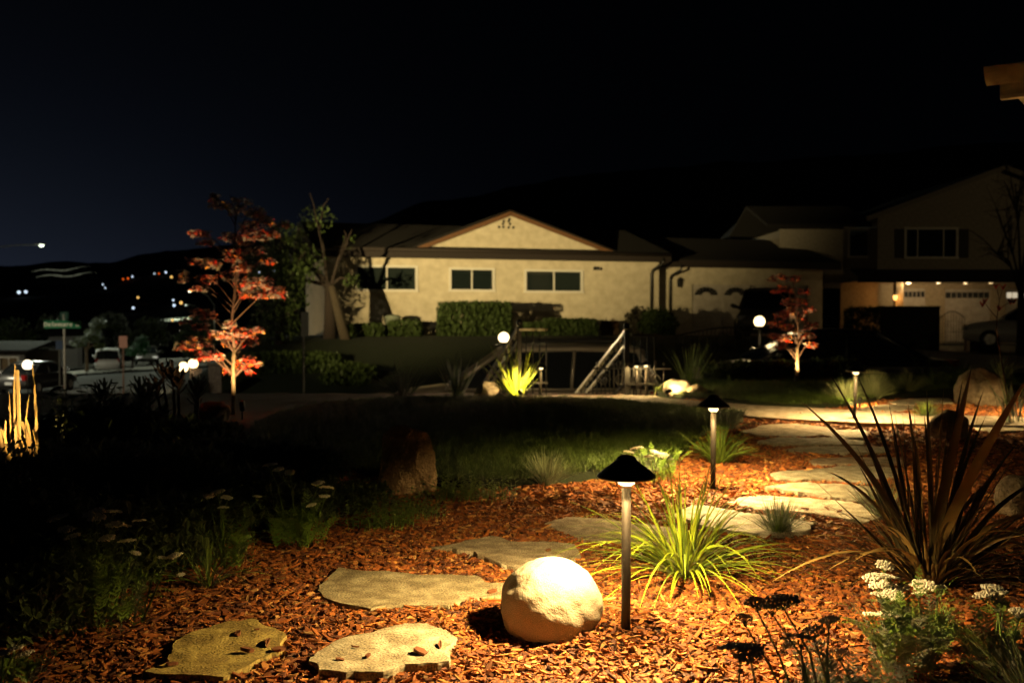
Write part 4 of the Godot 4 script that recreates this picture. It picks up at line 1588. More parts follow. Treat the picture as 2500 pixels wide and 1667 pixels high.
func spot_light(label: String, at: Vector3, aim: Vector3, e: float, angle: float):
	# bullet fixture on a ground stake
	var o := thing("garden_spot_light", label, "spot light", at, 0, "spot lights between the plants")
	var head := Vector3(0, 0.09, 0)
	var d := (aim - at - head).normalized()
	var s := mb()
	tube(s, [Vector3(0, -0.08, 0), Vector3(0, 0.06, 0)], [0.008, 0.01], 6)
	obj("stake", s, M.iron, o)
	s = mb()
	tube(s, [head - d * 0.045, head - d * 0.04, head + d * 0.03, head + d * 0.05], [0.012, 0.022, 0.026, 0.026], 14)
	obj("lamp_housing", s, M.iron, o)
	s = mb()
	tube(s, [head + d * 0.049, head + d * 0.053], [0.021, 0.021], 14)
	obj("lamp_lens", s, glow_mat(Color(1.0, 0.88, 0.62), 2.0), o)
	var l := SpotLight3D.new()
	l.name = "glow"
	l.light_color = Color(1.0, 0.82, 0.52)
	l.light_energy = e
	l.light_size = 0.02
	l.spot_angle = angle
	l.spot_angle_attenuation = 0.8
	l.spot_range = 25.0
	l.spot_attenuation = 2.0
	l.shadow_enabled = true
	o.add_child(l)
	l.look_at_from_position(at + head + d * 0.07, aim, Vector3.RIGHT)


func spot_lights():
	spot_light("spot light at the foot of the red maple on the left", Vector3(-2.476, 0, -9.11), Vector3(-2.682, 0.775, -9.6), 5.4, 50.0)
	spot_light("spot light at the foot of the small maple by the back lawn", Vector3(3.682, 0, -12.875), Vector3(3.761, 0.374, -13.1), 3.0, 40.0)
	spot_light("spot light below the bright strap leaved plant by the steps", Vector3(0.089, 0, -10.725), Vector3(0.045, 0.291, -11.5), 1.6, 46.0)
	spot_light("spot light aimed at the white stone at the walkway edge", Vector3(1.722, 0, -10.946), Vector3(1.96, 0.153, -11.3), 1.4, 40.0)
	spot_light("spot light between the two bright fescue tufts by the third path light", Vector3(3.462, 0, -9.875), Vector3(3.81, 0.061, -10.9), 1.3, 62.0)
	spot_light("spot light among the cut flax stalks at the left edge", Vector3(-2.95, 0.0, -4.72), Vector3(-2.52, 0.5, -5.25), 2.2, 27.0)


# ---------------------------------------------------------------- stones

func flagstone(label: String, pts: Array, kind: int, sd: int, up := 0.010, tilt := 0.0):
	# irregular slab with chipped edges and split, stepped top
	var poly := PackedVector2Array(pts)
	var mid := Vector2.ZERO
	for p in poly:
		mid += p
	mid /= poly.size()
	var out := []
	var inner := []
	var n := noise3(sd, 6.0, 4)
	var per := maxi(4, 84 / poly.size())
	for i in poly.size():
		var a := poly[i]
		var b := poly[(i + 1) % poly.size()]
		for k in per:
			var p := a.lerp(b, float(k) / per)
			inner.append(p)
			var f := 1.0 + (p.distance_to(mid) - 0.3) * 0.5
			p += Vector2(n.get_noise_2d(p.x, p.y), n.get_noise_2d(p.y + 50, p.x)) * 0.02 * f
			p += Vector2(n.get_noise_2d(p.x * 4, p.y * 4), n.get_noise_2d(p.y * 4 + 50, p.x * 4)) * 0.008
			out.append(p)
	var keep := PackedVector2Array()
	for p in out:
		keep.append(mid + (p - mid) * 0.99)
	keep_out.append(keep)
	var s := mb()
	s.set_smooth_group(0)
	var step := noise3(sd + 5, 2.2, 3)
	var h := func(p: Vector2) -> float:
		var v := step.get_noise_2d(p.x, p.y) * 1.6
		var lay := floorf(v * 3.0) / 3.0
		return up + lerpf(v, lay, 0.75) * 0.006 + n.get_noise_2d(p.x * 4, p.y * 4) * 0.0012 + (p.x - mid.x) * tilt
	var rings := []
	for r in [[1.0, -0.06], [1.004, -0.006], [0.994, 0.0], [0.96, 0.0], [0.9, 0.0], [0.82, 0.0], [0.74, 0.0], [0.66, 0.0], [0.57, 0.0], [0.48, 0.0], [0.38, 0.0], [0.28, 0.0], [0.18, 0.0], [0.08, 0.0]]:
		var ring := []
		for i in out.size():
			var k := smoothstep(0.6, 0.97, r[0])
			var p: Vector2 = inner[i].lerp(out[i], k)
			var q: Vector2 = mid + (p - mid) * r[0]
			var y: float = h.call(q) + r[1]
			ring.append(Vector3(q.x - mid.x, y, q.y - mid.y))
		rings.append(ring)
	var turn := 0.0
	for i in poly.size():
		turn += poly[i].cross(poly[(i + 1) % poly.size()])
	if turn > 0:
		for r in rings:
			r.reverse()
	s.set_smooth_group(-1)
	bridge(s, rings.slice(0, 3), false)
	s.set_smooth_group(0)
	bridge(s, rings.slice(2), false)
	tri_fan(s, rings[-1])
	var o := obj("flagstone", s, M.stone[kind])
	o.position = Vector3(mid.x, 0, mid.y)
	tag(o, label, "flagstone", "flagstones of the garden path")


func flagstones():
	flagstone("yellowish flagstone at the lower left, pointed at its left end", [Vector2(-0.95, -2.55), Vector2(-0.91, -2.63), Vector2(-0.94, -2.73), Vector2(-0.95, -2.79), Vector2(-0.93, -2.87), Vector2(-0.86, -2.97), Vector2(-0.79, -2.98), Vector2(-0.73, -2.93), Vector2(-0.65, -2.85), Vector2(-0.65, -2.76), Vector2(-0.64, -2.70), Vector2(-0.67, -2.65), Vector2(-0.73, -2.53), Vector2(-0.75, -2.51), Vector2(-0.87, -2.53)], 0, 101)
	flagstone("greyish flagstone between the yellowish one and the round boulder", [Vector2(-0.55, -2.63), Vector2(-0.52, -2.73), Vector2(-0.50, -2.79), Vector2(-0.40, -2.86), Vector2(-0.32, -2.94), Vector2(-0.25, -2.95), Vector2(-0.20, -2.90), Vector2(-0.16, -2.84), Vector2(-0.18, -2.76), Vector2(-0.17, -2.63), Vector2(-0.28, -2.61), Vector2(-0.33, -2.55), Vector2(-0.43, -2.53), Vector2(-0.50, -2.56)], 1, 102)
	flagstone("long flagstone left behind the round boulder", [Vector2(-0.66, -3.38), Vector2(-0.64, -3.52), Vector2(-0.64, -3.62), Vector2(-0.50, -3.57), Vector2(-0.34, -3.53), Vector2(-0.27, -3.53), Vector2(-0.13, -3.50), Vector2(-0.07, -3.40), Vector2(0.02, -3.38), Vector2(0.01, -3.26), Vector2(-0.16, -3.20), Vector2(-0.20, -3.14), Vector2(-0.30, -3.15), Vector2(-0.38, -3.14), Vector2(-0.44, -3.09), Vector2(-0.58, -3.18), Vector2(-0.64, -3.30)], 2, 103, 0.008)
	flagstone("flagstone with a pointed left end just behind the round boulder", [Vector2(-0.33, -3.94), Vector2(-0.21, -4.02), Vector2(-0.08, -4.14), Vector2(0.01, -4.04), Vector2(0.13, -4.01), Vector2(0.25, -3.96), Vector2(0.26, -3.80), Vector2(0.20, -3.65), Vector2(0.04, -3.60), Vector2(-0.04, -3.65), Vector2(-0.16, -3.84)], 3, 104)
	flagstone("rough brownish flagstone behind the nearest path light post", [Vector2(0.14, -4.37), Vector2(0.25, -4.52), Vector2(0.44, -4.50), Vector2(0.55, -4.41), Vector2(0.72, -4.29), Vector2(0.76, -4.15), Vector2(0.68, -3.94), Vector2(0.53, -3.96), Vector2(0.29, -4.09)], 4, 105, 0.008)
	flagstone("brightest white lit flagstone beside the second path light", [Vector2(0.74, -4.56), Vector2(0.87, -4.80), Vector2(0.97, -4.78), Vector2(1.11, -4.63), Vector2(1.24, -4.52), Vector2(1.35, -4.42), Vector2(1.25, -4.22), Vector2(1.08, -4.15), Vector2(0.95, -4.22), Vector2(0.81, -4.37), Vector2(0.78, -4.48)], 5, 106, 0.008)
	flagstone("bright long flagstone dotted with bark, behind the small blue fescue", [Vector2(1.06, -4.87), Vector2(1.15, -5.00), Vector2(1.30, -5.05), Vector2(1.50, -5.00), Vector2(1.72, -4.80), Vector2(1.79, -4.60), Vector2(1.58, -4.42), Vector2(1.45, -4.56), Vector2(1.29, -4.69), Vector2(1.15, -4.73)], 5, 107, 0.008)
	flagstone("grey flagstone, fourth from the walkway, with a pointed left end", [Vector2(1.37, -5.34), Vector2(1.62, -5.47), Vector2(1.79, -5.41), Vector2(1.96, -5.30), Vector2(1.96, -5.11), Vector2(1.71, -4.92), Vector2(1.60, -5.04), Vector2(1.49, -5.19)], 6, 108)
	flagstone("smooth grey flagstone, third from the walkway, left of the dark flax", [Vector2(1.48, -5.71), Vector2(1.57, -5.84), Vector2(1.85, -5.98), Vector2(2.08, -6.05), Vector2(2.32, -5.98), Vector2(2.27, -5.71), Vector2(1.98, -5.47), Vector2(1.75, -5.59), Vector2(1.50, -5.56)], 6, 109)
	flagstone("shaded flagstone, second from the walkway, in front of dark gaps", [Vector2(1.84, -6.24), Vector2(1.97, -6.39), Vector2(2.28, -6.47), Vector2(2.52, -6.43), Vector2(2.44, -6.16), Vector2(2.15, -6.09), Vector2(1.89, -6.12)], 4, 110)
	flagstone("thin seen flagstone lit along its far edge below the third path light", [Vector2(1.85, -6.77), Vector2(2.09, -6.96), Vector2(2.41, -7.01), Vector2(2.62, -6.91), Vector2(2.53, -6.69), Vector2(2.21, -6.60), Vector2(1.91, -6.64)], 1, 111)
	flagstone("gritty flagstone just in front of the brightly lit one", [Vector2(1.79, -7.25), Vector2(2.04, -7.47), Vector2(2.37, -7.47), Vector2(2.59, -7.25), Vector2(2.49, -7.05), Vector2(2.18, -7.05), Vector2(1.88, -7.10)], 1, 112)
	flagstone("broad gritty flagstone touching the walkway edge", [Vector2(1.81, -7.87), Vector2(2.13, -8.32), Vector2(2.42, -8.45), Vector2(2.60, -8.18), Vector2(2.51, -7.69), Vector2(2.19, -7.52), Vector2(1.87, -7.58)], 4, 113)
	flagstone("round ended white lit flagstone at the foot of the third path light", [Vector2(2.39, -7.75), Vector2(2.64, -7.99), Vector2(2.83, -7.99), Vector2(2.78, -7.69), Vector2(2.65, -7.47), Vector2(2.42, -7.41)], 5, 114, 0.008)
	flagstone("flagstone cut off by the bottom edge below the round boulder", [Vector2(-0.40, -2.39), Vector2(-0.35, -2.42), Vector2(-0.25, -2.44), Vector2(-0.17, -2.43), Vector2(-0.14, -2.35), Vector2(-0.19, -2.22), Vector2(-0.31, -2.22)], 3, 115)
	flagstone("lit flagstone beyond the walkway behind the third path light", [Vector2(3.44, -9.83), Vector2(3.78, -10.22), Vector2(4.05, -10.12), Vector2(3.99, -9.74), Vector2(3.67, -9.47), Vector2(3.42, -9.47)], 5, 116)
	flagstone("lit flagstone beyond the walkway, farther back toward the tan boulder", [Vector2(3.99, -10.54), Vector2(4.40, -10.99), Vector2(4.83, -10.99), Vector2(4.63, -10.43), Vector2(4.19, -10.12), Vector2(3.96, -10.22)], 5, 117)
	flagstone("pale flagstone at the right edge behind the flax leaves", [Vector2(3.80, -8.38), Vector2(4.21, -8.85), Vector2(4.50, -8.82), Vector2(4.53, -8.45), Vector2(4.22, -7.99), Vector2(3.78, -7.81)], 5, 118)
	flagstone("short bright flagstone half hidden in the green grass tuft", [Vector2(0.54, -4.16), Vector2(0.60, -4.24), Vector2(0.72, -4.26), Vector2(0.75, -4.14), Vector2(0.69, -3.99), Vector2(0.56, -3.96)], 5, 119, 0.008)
	# bark that has blown onto the stones
	var k := 0
	for q in [[Vector3(-0.791, 0.016, -2.845), 1.0], [Vector3(-0.728, 0.016, -2.703), 1.5], [Vector3(-0.641, 0.016, -2.71), 1.1], [Vector3(-0.687, 0.016, -2.776), 0.9], [Vector3(-0.742, 0.016, -2.873), 0.7], [Vector3(-0.717, 0.016, -2.951), 0.8], [Vector3(-0.894, 0.016, -2.594), 0.9], [Vector3(-0.388, 0.016, -2.654), 1.0], [Vector3(-0.251, 0.016, -2.692), 1.3], [Vector3(-0.201, 0.016, -2.746), 0.7], [Vector3(-0.433, 0.016, -2.721), 0.9], [Vector3(-0.459, 0.016, -2.627), 0.9], [Vector3(-0.066, 0.016, -3.28), 1.0], [Vector3(0.142, 0.016, -3.857), 1.2], [Vector3(1.388, 0.018, -4.687), 1.0], [Vector3(1.494, 0.018, -4.698), 0.8], [Vector3(1.303, 0.018, -4.91), 0.8], [Vector3(1.532, 0.018, -4.624), 1.1]]:
		var o := obj("bark_flake", chip_mesh(900 + k % 6), mat(0.15, 0.05, 0.016, 0.85))
		o.position = q[0]
		o.rotation = Vector3(rr(-0.2, 0.2), rr(0, TAU), rr(-0.2, 0.2))
		o.scale = Vector3.ONE * float(q[1])
		tag(o, "loose brown bark flake lying on the " + ("yellowish flagstone at the lower left" if k < 7 else ("greyish flagstone left of the round boulder" if k < 12 else ("long flagstone behind the round boulder" if k == 12 else ("flagstone with a pointed end behind the round boulder" if k == 13 else "bright long flagstone dotted with bark")))), "bark flake", "bark flakes lying on the flagstones")
		k += 1


func boulders():
	var o := obj("boulder", rock(Vector3(0.157, 0.143, 0.150), 12, 0.10, 0.75, 64, 0, -0.9, 0.007), M.boulder)
	o.position = Vector3(0.124, 0.056, -2.97)
	o.rotation = Vector3(0.1, 0.5, -0.28)
	tag(o, "large pale round boulder beside the nearest path light", "boulder", "boulders in the garden")
	o = obj("standing_stone", rock(Vector3(0.165, 0.23, 0.11), 38, 0.18, 0.9, 44, 7, -0.9, 0.035, 0.6), M.redrock)
	o.position = Vector3(-0.564, 0.11, -5.22)
	o.rotation = Vector3(0.0, 0.5, -0.06)
	tag(o, "upright brown standing stone at the lawn edge", "stone", "boulders in the garden")
	for q in [
		["boulder", Vector3(1.899, 0.085, -11.35), Vector3(0.18, 0.115, 0.15), 51, 0, M.boulder, "smooth white stone brightly lit at the far walkway edge"],
		["boulder", Vector3(2.086, 0.05, -11.2), Vector3(0.12, 0.09, 0.12), 52, 0, M.rock, "small dim stone behind the smooth white stone"],
		["boulder", Vector3(-0.297, 0.06, -11.3), Vector3(0.17, 0.13, 0.14), 53, 7, M.boulder, "angular white stone left of the bright strap leaved plant"],
		["boulder", Vector3(4.902, 0.13, -10.4), Vector3(0.26, 0.24, 0.24), 55, 2, M.rock, "tan boulder lit from above behind the flax at the right"],
		["boulder", Vector3(3.345, 0.05, -7.6), Vector3(0.18, 0.15, 0.15), 56, 3, M.rock, "shaded boulder with one lit edge in front of the tan boulder"],
		["boulder", Vector3(2.415, 0.05, -4.7), Vector3(0.14, 0.12, 0.13), 57, 5, M.rock, "dark boulder at the right edge behind the flax"],
		["boulder", Vector3(-2.698, 0.03, -9), Vector3(0.15, 0.12, 0.13), 58, 3, M.rock, "dim rounded stone left of the red maple trunk"],
		["boulder", Vector3(-1.488, 0.02, -3.2), Vector3(0.08, 0.07, 0.07), 59, 4, M.redrock, "small dark stone under the white flowers at the lower left"],
	]:
		o = obj(q[0], rock(q[2], q[3], 0.16, 0.9, 26, q[4], -0.8, 0.02), q[5])
		o.position = q[1]
		o.rotation.y = rr(0, TAU) * 0.2
		tag(o, q[6], "boulder", "boulders in the garden")


# ---------------------------------------------------------------- maples

func maple_leaf(sd: int) -> ArrayMesh:
	# palmate leaf with seven pointed lobes, drooping at the tips; unit size
	var g := RandomNumberGenerator.new()
	g.seed = sd
	var s := mb()
	s.set_smooth_group(-1)
	var c := Vector3(0, 0, 0)
	var lobes := [[-2.2, 0.45], [-1.35, 0.78], [-0.68, 0.95], [0.0, 1.05], [0.68, 0.95], [1.35, 0.78], [2.2, 0.45]]
	var prev := Vector3(0.0, 0.0, -0.04)
	for k in 7:
		var a: float = lobes[k][0] + g.randf_range(-0.08, 0.08)
		var r: float = lobes[k][1] * g.randf_range(0.9, 1.08) * 0.5
		var d := Vector3(sin(a), 0, cos(a))
		var x := Vector3(cos(a), 0, -sin(a))
		var w := r * 0.17
		var droop := -0.12 * g.randf_range(0.4, 1.6)
		var m0 := d * r * 0.52 - x * w + Vector3(0, droop * 0.3, 0)
		var m1 := d * r * 0.52 + x * w + Vector3(0, droop * 0.3, 0)
		var tip := d * r + Vector3(0, droop, 0)
		tri(s, c, m0, m1)
		tri(s, m0, tip, m1)
		if k:
			tri(s, c, prev, m0)
		prev = m1
	s.generate_normals()
	return s.commit()


func maple_tree(label: String, base: Vector3, stem: Array, stem_r: Array, tiers: Array, size: float, scale_n: float, individually: int):
	var o := thing("red_maple", label, "tree", base, 0, "red leaved maples lit from below")
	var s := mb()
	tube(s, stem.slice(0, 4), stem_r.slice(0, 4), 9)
	obj("trunk", s, M.paletrunk, o)  # spot light on the lower trunk put into its paler colour
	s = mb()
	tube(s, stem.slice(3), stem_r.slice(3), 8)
	obj("upper_trunk", s, M.twig, o)  # same trunk, painted darker above the reach of the spot light
	var kinds := []
	for k in 4:
		kinds.append(maple_leaf(300 + k))
	var all := []
	var br := mb()
	for q in tiers:
		var c: Vector3 = q[0] - base
		c.z += q[4]
		# a limb that leaves the stem below the tier and forks into twigs
		var h := maxf(c.y - 0.16 - absf(c.x) * 0.35, 0.32)
		var from: Vector3 = stem[0]
		for i in stem.size() - 1:
			if stem[i].y <= h and stem[i + 1].y >= h:
				from = stem[i].lerp(stem[i + 1], (h - stem[i].y) / (stem[i + 1].y - stem[i].y))
		if h > stem[-1].y:
			from = stem[-1]
		var bend := from.lerp(c, 0.55) + Vector3(0, 0.05, 0)
		tube(br, [from, bend, c], [0.0065, 0.0042, 0.002], 5, false)
		var n := int(q[3] * scale_n)
		for k in n:
			var a := rng.randf() * TAU
			var r := sqrt(rng.randf())
			var p := c + Vector3(cos(a) * r * q[1], rr(-1, 1) * q[2] - 0.25 * r * r * q[2], sin(a) * r * minf(q[1], 0.16))
			if k % 4 == 0:
				tube(br, [bend.lerp(c, rr(0.3, 1.0)), p + Vector3(0, 0.008, 0)], [0.003, 0.0015], 4, false)
			var t := Basis(Vector3.UP, rng.randf() * TAU) * Basis(Vector3.RIGHT, rr(-0.2, 0.75)) * Basis(Vector3.BACK, rr(-0.55, 0.55))
			var sz := size * rr(0.7, 1.25)
			all.append([Transform3D(t.scaled(Vector3.ONE * sz), p), (p + base).length() - sz * 2.0, rng.randi() % 4, [0, 1, 1, 2, 3, 0, 3, 0][rng.randi() % 8]])
	obj("branches", br, M.twig, o)
	all.sort_custom(func(a, b): return a[1] < b[1])
	var rest := [[], [], [], []]
	for k in all.size():
		var q: Array = all[k]
		if k < individually:
			obj("leaf", kinds[q[2]], M.maple[q[3]], o).transform = q[0]
		else:
			rest[q[3]].append(q[0])
	for k in 4:
		if rest[k].is_empty():
			continue
		var mm := MultiMesh.new()
		mm.transform_format = MultiMesh.TRANSFORM_3D
		mm.mesh = kinds[k]
		mm.instance_count = rest[k].size()
		for i in rest[k].size():
			mm.set_instance_transform(i, rest[k][i])
		var mi := MultiMeshInstance3D.new()
		mi.name = "foliage"
		mi.multimesh = mm
		mi.material_override = M.maple[k]
		mi.set_meta("kind", "stuff")
		o.add_child(mi, true)


func maples():
	var b := Vector3(-2.686, 0, -9.563)
	var tiers := []
	tiers.append([Vector3(-2.899, 2.075, -9.56), 0.050, 0.042, 7, -0.15])
	tiers.append([Vector3(-2.796, 1.984, -9.56), 0.105, 0.042, 8, 0.02])
	tiers.append([Vector3(-2.629, 1.984, -9.56), 0.125, 0.084, 14, -0.07])
	tiers.append([Vector3(-2.442, 1.921, -9.56), 0.094, 0.052, 10, 0.06])
	tiers.append([Vector3(-2.359, 1.838, -9.56), 0.105, 0.042, 10, 0.07])
	tiers.append([Vector3(-2.226, 1.826, -9.56), 0.033, 0.042, 4, -0.24])
	tiers.append([Vector3(-2.568, 1.797, -9.56), 0.125, 0.063, 14, -0.27])
	tiers.append([Vector3(-2.944, 1.701, -9.56), 0.105, 0.029, 10, 0.19])
	tiers.append([Vector3(-2.978, 1.643, -9.56), 0.084, 0.025, 8, -0.13])
	tiers.append([Vector3(-2.735, 1.693, -9.56), 0.105, 0.046, 10, -0.15])
	tiers.append([Vector3(-2.381, 1.672, -9.56), 0.125, 0.042, 14, 0.28])
	tiers.append([Vector3(-2.569, 1.651, -9.56), 0.084, 0.042, 10, -0.02])
	tiers.append([Vector3(-2.235, 1.693, -9.56), 0.054, 0.029, 5, 0.19])
	tiers.append([Vector3(-2.465, 1.56, -9.56), 0.105, 0.042, 9, -0.01])
	tiers.append([Vector3(-2.653, 1.506, -9.56), 0.125, 0.063, 14, 0.08])
	tiers.append([Vector3(-2.403, 1.464, -9.56), 0.084, 0.033, 8, -0.20])
	tiers.append([Vector3(-2.967, 1.443, -9.56), 0.125, 0.042, 14, 0.08])
	tiers.append([Vector3(-2.8, 1.422, -9.56), 0.084, 0.046, 10, 0.21])
	tiers.append([Vector3(-2.592, 1.393, -9.56), 0.105, 0.042, 10, 0.01])
	tiers.append([Vector3(-3.106, 1.31, -9.56), 0.054, 0.063, 8, 0.14])
	tiers.append([Vector3(-2.906, 1.276, -9.56), 0.105, 0.042, 10, 0.10])
	tiers.append([Vector3(-2.772, 1.318, -9.56), 0.084, 0.042, 8, -0.24])
	tiers.append([Vector3(-2.413, 1.243, -9.56), 0.146, 0.054, 22, 0.14])
	tiers.append([Vector3(-2.259, 1.16, -9.56), 0.105, 0.054, 16, 0.05])
	tiers.append([Vector3(-2.531, 1.143, -9.56), 0.125, 0.042, 16, -0.11])
	tiers.append([Vector3(-2.635, 1.214, -9.56), 0.105, 0.042, 10, -0.26])
	tiers.append([Vector3(-2.948, 1.185, -9.56), 0.084, 0.029, 6, 0.20])
	tiers.append([Vector3(-3.013, 0.963, -9.56), 0.096, 0.033, 8, -0.02])
	tiers.append([Vector3(-2.867, 0.934, -9.56), 0.084, 0.038, 9, 0.12])
	tiers.append([Vector3(-3.076, 0.88, -9.56), 0.063, 0.029, 5, 0.21])
	tiers.append([Vector3(-2.951, 0.826, -9.56), 0.084, 0.033, 8, 0.12])
	tiers.append([Vector3(-2.637, 0.851, -9.56), 0.063, 0.038, 6, 0.24])
	tiers.append([Vector3(-2.596, 0.767, -9.56), 0.125, 0.046, 16, -0.06])
	tiers.append([Vector3(-2.763, 0.754, -9.56), 0.105, 0.046, 12, 0.17])
	tiers.append([Vector3(-2.45, 0.796, -9.56), 0.063, 0.029, 6, -0.03])
	tiers.append([Vector3(-2.952, 0.692, -9.56), 0.125, 0.054, 14, 0.24])
	tiers.append([Vector3(-3.078, 0.65, -9.56), 0.105, 0.042, 10, 0.21])
	tiers.append([Vector3(-2.743, 0.658, -9.56), 0.105, 0.042, 12, -0.23])
	tiers.append([Vector3(-2.576, 0.671, -9.56), 0.084, 0.033, 8, -0.20])
	tiers.append([Vector3(-2.995, 0.545, -9.56), 0.105, 0.038, 10, -0.16])
	tiers.append([Vector3(-2.807, 0.545, -9.56), 0.105, 0.029, 10, 0.26])
	tiers.append([Vector3(-2.556, 0.516, -9.56), 0.084, 0.029, 8, -0.04])
	tiers.append([Vector3(-2.452, 0.474, -9.56), 0.063, 0.025, 5, 0.07])
	tiers.append([Vector3(-2.64, 0.449, -9.56), 0.105, 0.033, 9, -0.11])
	tiers.append([Vector3(-2.515, 0.39, -9.56), 0.042, 0.021, 3, 0.00])
	tiers.append([Vector3(-2.745, 0.399, -9.56), 0.063, 0.025, 4, -0.06])
	maple_tree("young red maple lit from below on the left", b, [Vector3(0, -0.05, 0), Vector3(0.004, 0.15, 0), Vector3(0.0, 0.4, 0), Vector3(0.012, 0.62, 0), Vector3(-0.004, 0.9, 0.01), Vector3(0.03, 1.2, 0), Vector3(0.02, 1.55, -0.01), Vector3(0.04, 1.9, 0), Vector3(-0.02, 2.08, 0)], [0.021, 0.019, 0.018, 0.017, 0.014, 0.012, 0.009, 0.005, 0.003], tiers, 0.068, 7.5, 300)
	b = Vector3(3.779, 0, -13.114)
	tiers = []
	tiers.append([Vector3(3.541, 1.45, -13.1), 0.115, 0.034, 6, -0.08])
	tiers.append([Vector3(3.398, 1.405, -13.1), 0.086, 0.029, 4, 0.05])
	tiers.append([Vector3(3.684, 1.405, -13.1), 0.115, 0.040, 6, 0.05])
	tiers.append([Vector3(3.513, 1.279, -13.1), 0.115, 0.046, 8, 0.23])
	tiers.append([Vector3(3.629, 1.119, -13.1), 0.115, 0.046, 8, 0.10])
	tiers.append([Vector3(3.399, 1.245, -13.1), 0.057, 0.029, 3, 0.24])
	tiers.append([Vector3(3.8, 1.245, -13.1), 0.086, 0.040, 5, 0.20])
	tiers.append([Vector3(3.487, 0.947, -13.1), 0.115, 0.046, 9, 0.27])
	tiers.append([Vector3(3.658, 1.004, -13.1), 0.086, 0.040, 6, 0.10])
	tiers.append([Vector3(3.802, 0.936, -13.1), 0.103, 0.046, 8, -0.19])
	tiers.append([Vector3(3.431, 0.821, -13.1), 0.103, 0.046, 8, 0.20])
	tiers.append([Vector3(3.574, 0.775, -13.1), 0.103, 0.046, 8, 0.26])
	tiers.append([Vector3(3.86, 0.804, -13.1), 0.103, 0.046, 7, 0.23])
	tiers.append([Vector3(3.432, 0.661, -13.1), 0.086, 0.040, 6, 0.04])
	tiers.append([Vector3(3.49, 0.546, -13.1), 0.103, 0.046, 9, 0.12])
	tiers.append([Vector3(3.632, 0.632, -13.1), 0.103, 0.046, 7, -0.16])
	tiers.append([Vector3(3.833, 0.672, -13.1), 0.115, 0.046, 8, 0.19])
	tiers.append([Vector3(3.92, 0.546, -13.1), 0.086, 0.034, 5, 0.04])
	tiers.append([Vector3(3.945, 1.004, -13.1), 0.086, 0.040, 5, -0.12])
	tiers.append([Vector3(3.886, 1.119, -13.1), 0.086, 0.040, 5, -0.24])
	maple_tree("small red maple with pale lit trunk by the back lawn", b, [Vector3(0, -0.05, 0), Vector3(-0.01, 0.2, 0), Vector3(-0.02, 0.4, 0), Vector3(0.0, 0.62, 0), Vector3(-0.03, 0.9, 0), Vector3(-0.05, 1.2, 0), Vector3(-0.1, 1.42, 0)], [0.022, 0.021, 0.019, 0.014, 0.011, 0.008, 0.003], tiers, 0.075, 7.0, 300)


# ---------------------------------------------------------------- plants

func tuft(called: String, label: String, category: String, at: Vector3, n: int, len0: float, len1: float, width: float, lean: float, sag: float, m, parts := false, group := "", fold := 0.22, core := 0.05):
	# a clump of arching leaves; each leaf its own mesh when it can be picked apart
	var o: Node3D
	var s := mb()
	if parts:
		o = thing(called, label, category, at, 0, group)
	for k in n:
		var a := rng.randf() * TAU
		var l := rr(len0, len1)
		var t := pow(rng.randf(), 0.7) * lean
		var d := Vector3(cos(a), 0, sin(a))
		var foot := d * rr(0, core)
		var up := Vector3(0, cos(t), 0) + d * sin(t)
		var mid := foot + up * l * 0.62
		var tip := foot + up * l + (d * 0.35 + Vector3.DOWN) * l * sag * rr(0.15, 1.0) * (0.35 + t)
		if tip.y < 0.01:
			tip.y = rr(0.005, 0.03)
		if parts:
			s = mb()
		strap(s, foot, mid, tip, width * rr(0.7, 1.2), fold, 7 if parts else 5)
		if parts:
			obj("leaf", s, m[rng.randi() % m.size()] if m is Array else m, o)
	if not parts:
		o = obj(called, s, m)
		o.position = at
		tag(o, label, category, group)
	return o


func floret_head(sd: int) -> ArrayMesh:
	# flat topped flower head of many small florets; unit radius
	var g := RandomNumberGenerator.new()
	g.seed = sd
	var s := mb()
	for k in 46:
		var a := k * 2.39996
		var r := sqrt((k + 0.5) / 46.0) * g.randf_range(0.88, 1.05)
		var c := Vector3(cos(a) * r, 0.16 * (1.0 - r * r) + g.randf_range(-0.04, 0.05), sin(a) * r)
		var w := g.randf_range(0.11, 0.17)
		lathe(s, [[0.0, -w * 0.8], [w, -w * 0.1], [w * 0.6, w * 0.7], [0.0, w * 0.8]], 6, c)
	s.generate_normals()
	return s.commit()


func frond(s: SurfaceTool, a: Vector3, b: Vector3, c: Vector3, wide: float, n := 13):
	# feathery leaf: a rib with paired thin leaflets that are split again
	var rib := []
	for i in n + 1:
		var t := float(i) / n
		rib.append(a.lerp(b, t).lerp(b.lerp(c, t), t))
	for i in range(1, n + 1):
		var d: Vector3 = (rib[i] - rib[i - 1]).normalized()
		var sd := d.cross(Vector3.UP)
		if sd.length() < 0.1:
			sd = Vector3.RIGHT
		sd = sd.normalized()
		var w := wide * sin(PI * minf(0.97, 0.12 + 0.85 * i / n))
		s.set_smooth_group(-1)
		tri(s, rib[i - 1] - sd * 0.0011, rib[i] + d * 0.001, rib[i - 1] + sd * 0.0011)
		for k in [-1.0, 1.0]:
			var tip: Vector3 = rib[i] + (sd * k + d * 0.55 + Vector3(0, rr(-0.3, 0.5), 0)).normalized() * w
			tri(s, rib[i] - d * 0.0035, tip, rib[i] + d * 0.0035)
			for m in [0.45, 0.75]:
				var p: Vector3 = rib[i].lerp(tip, m)
				tri(s, p, p + (d * 0.9 + sd * k * 0.5 + Vector3(0, rr(-0.5, 0.6), 0)) * w * 0.36, p + sd * k * 0.006)
				tri(s, p, p + (d * -0.2 + sd * k * 0.8 + Vector3(0, rr(-0.5, 0.6), 0)) * w * 0.32, p + d * 0.006)


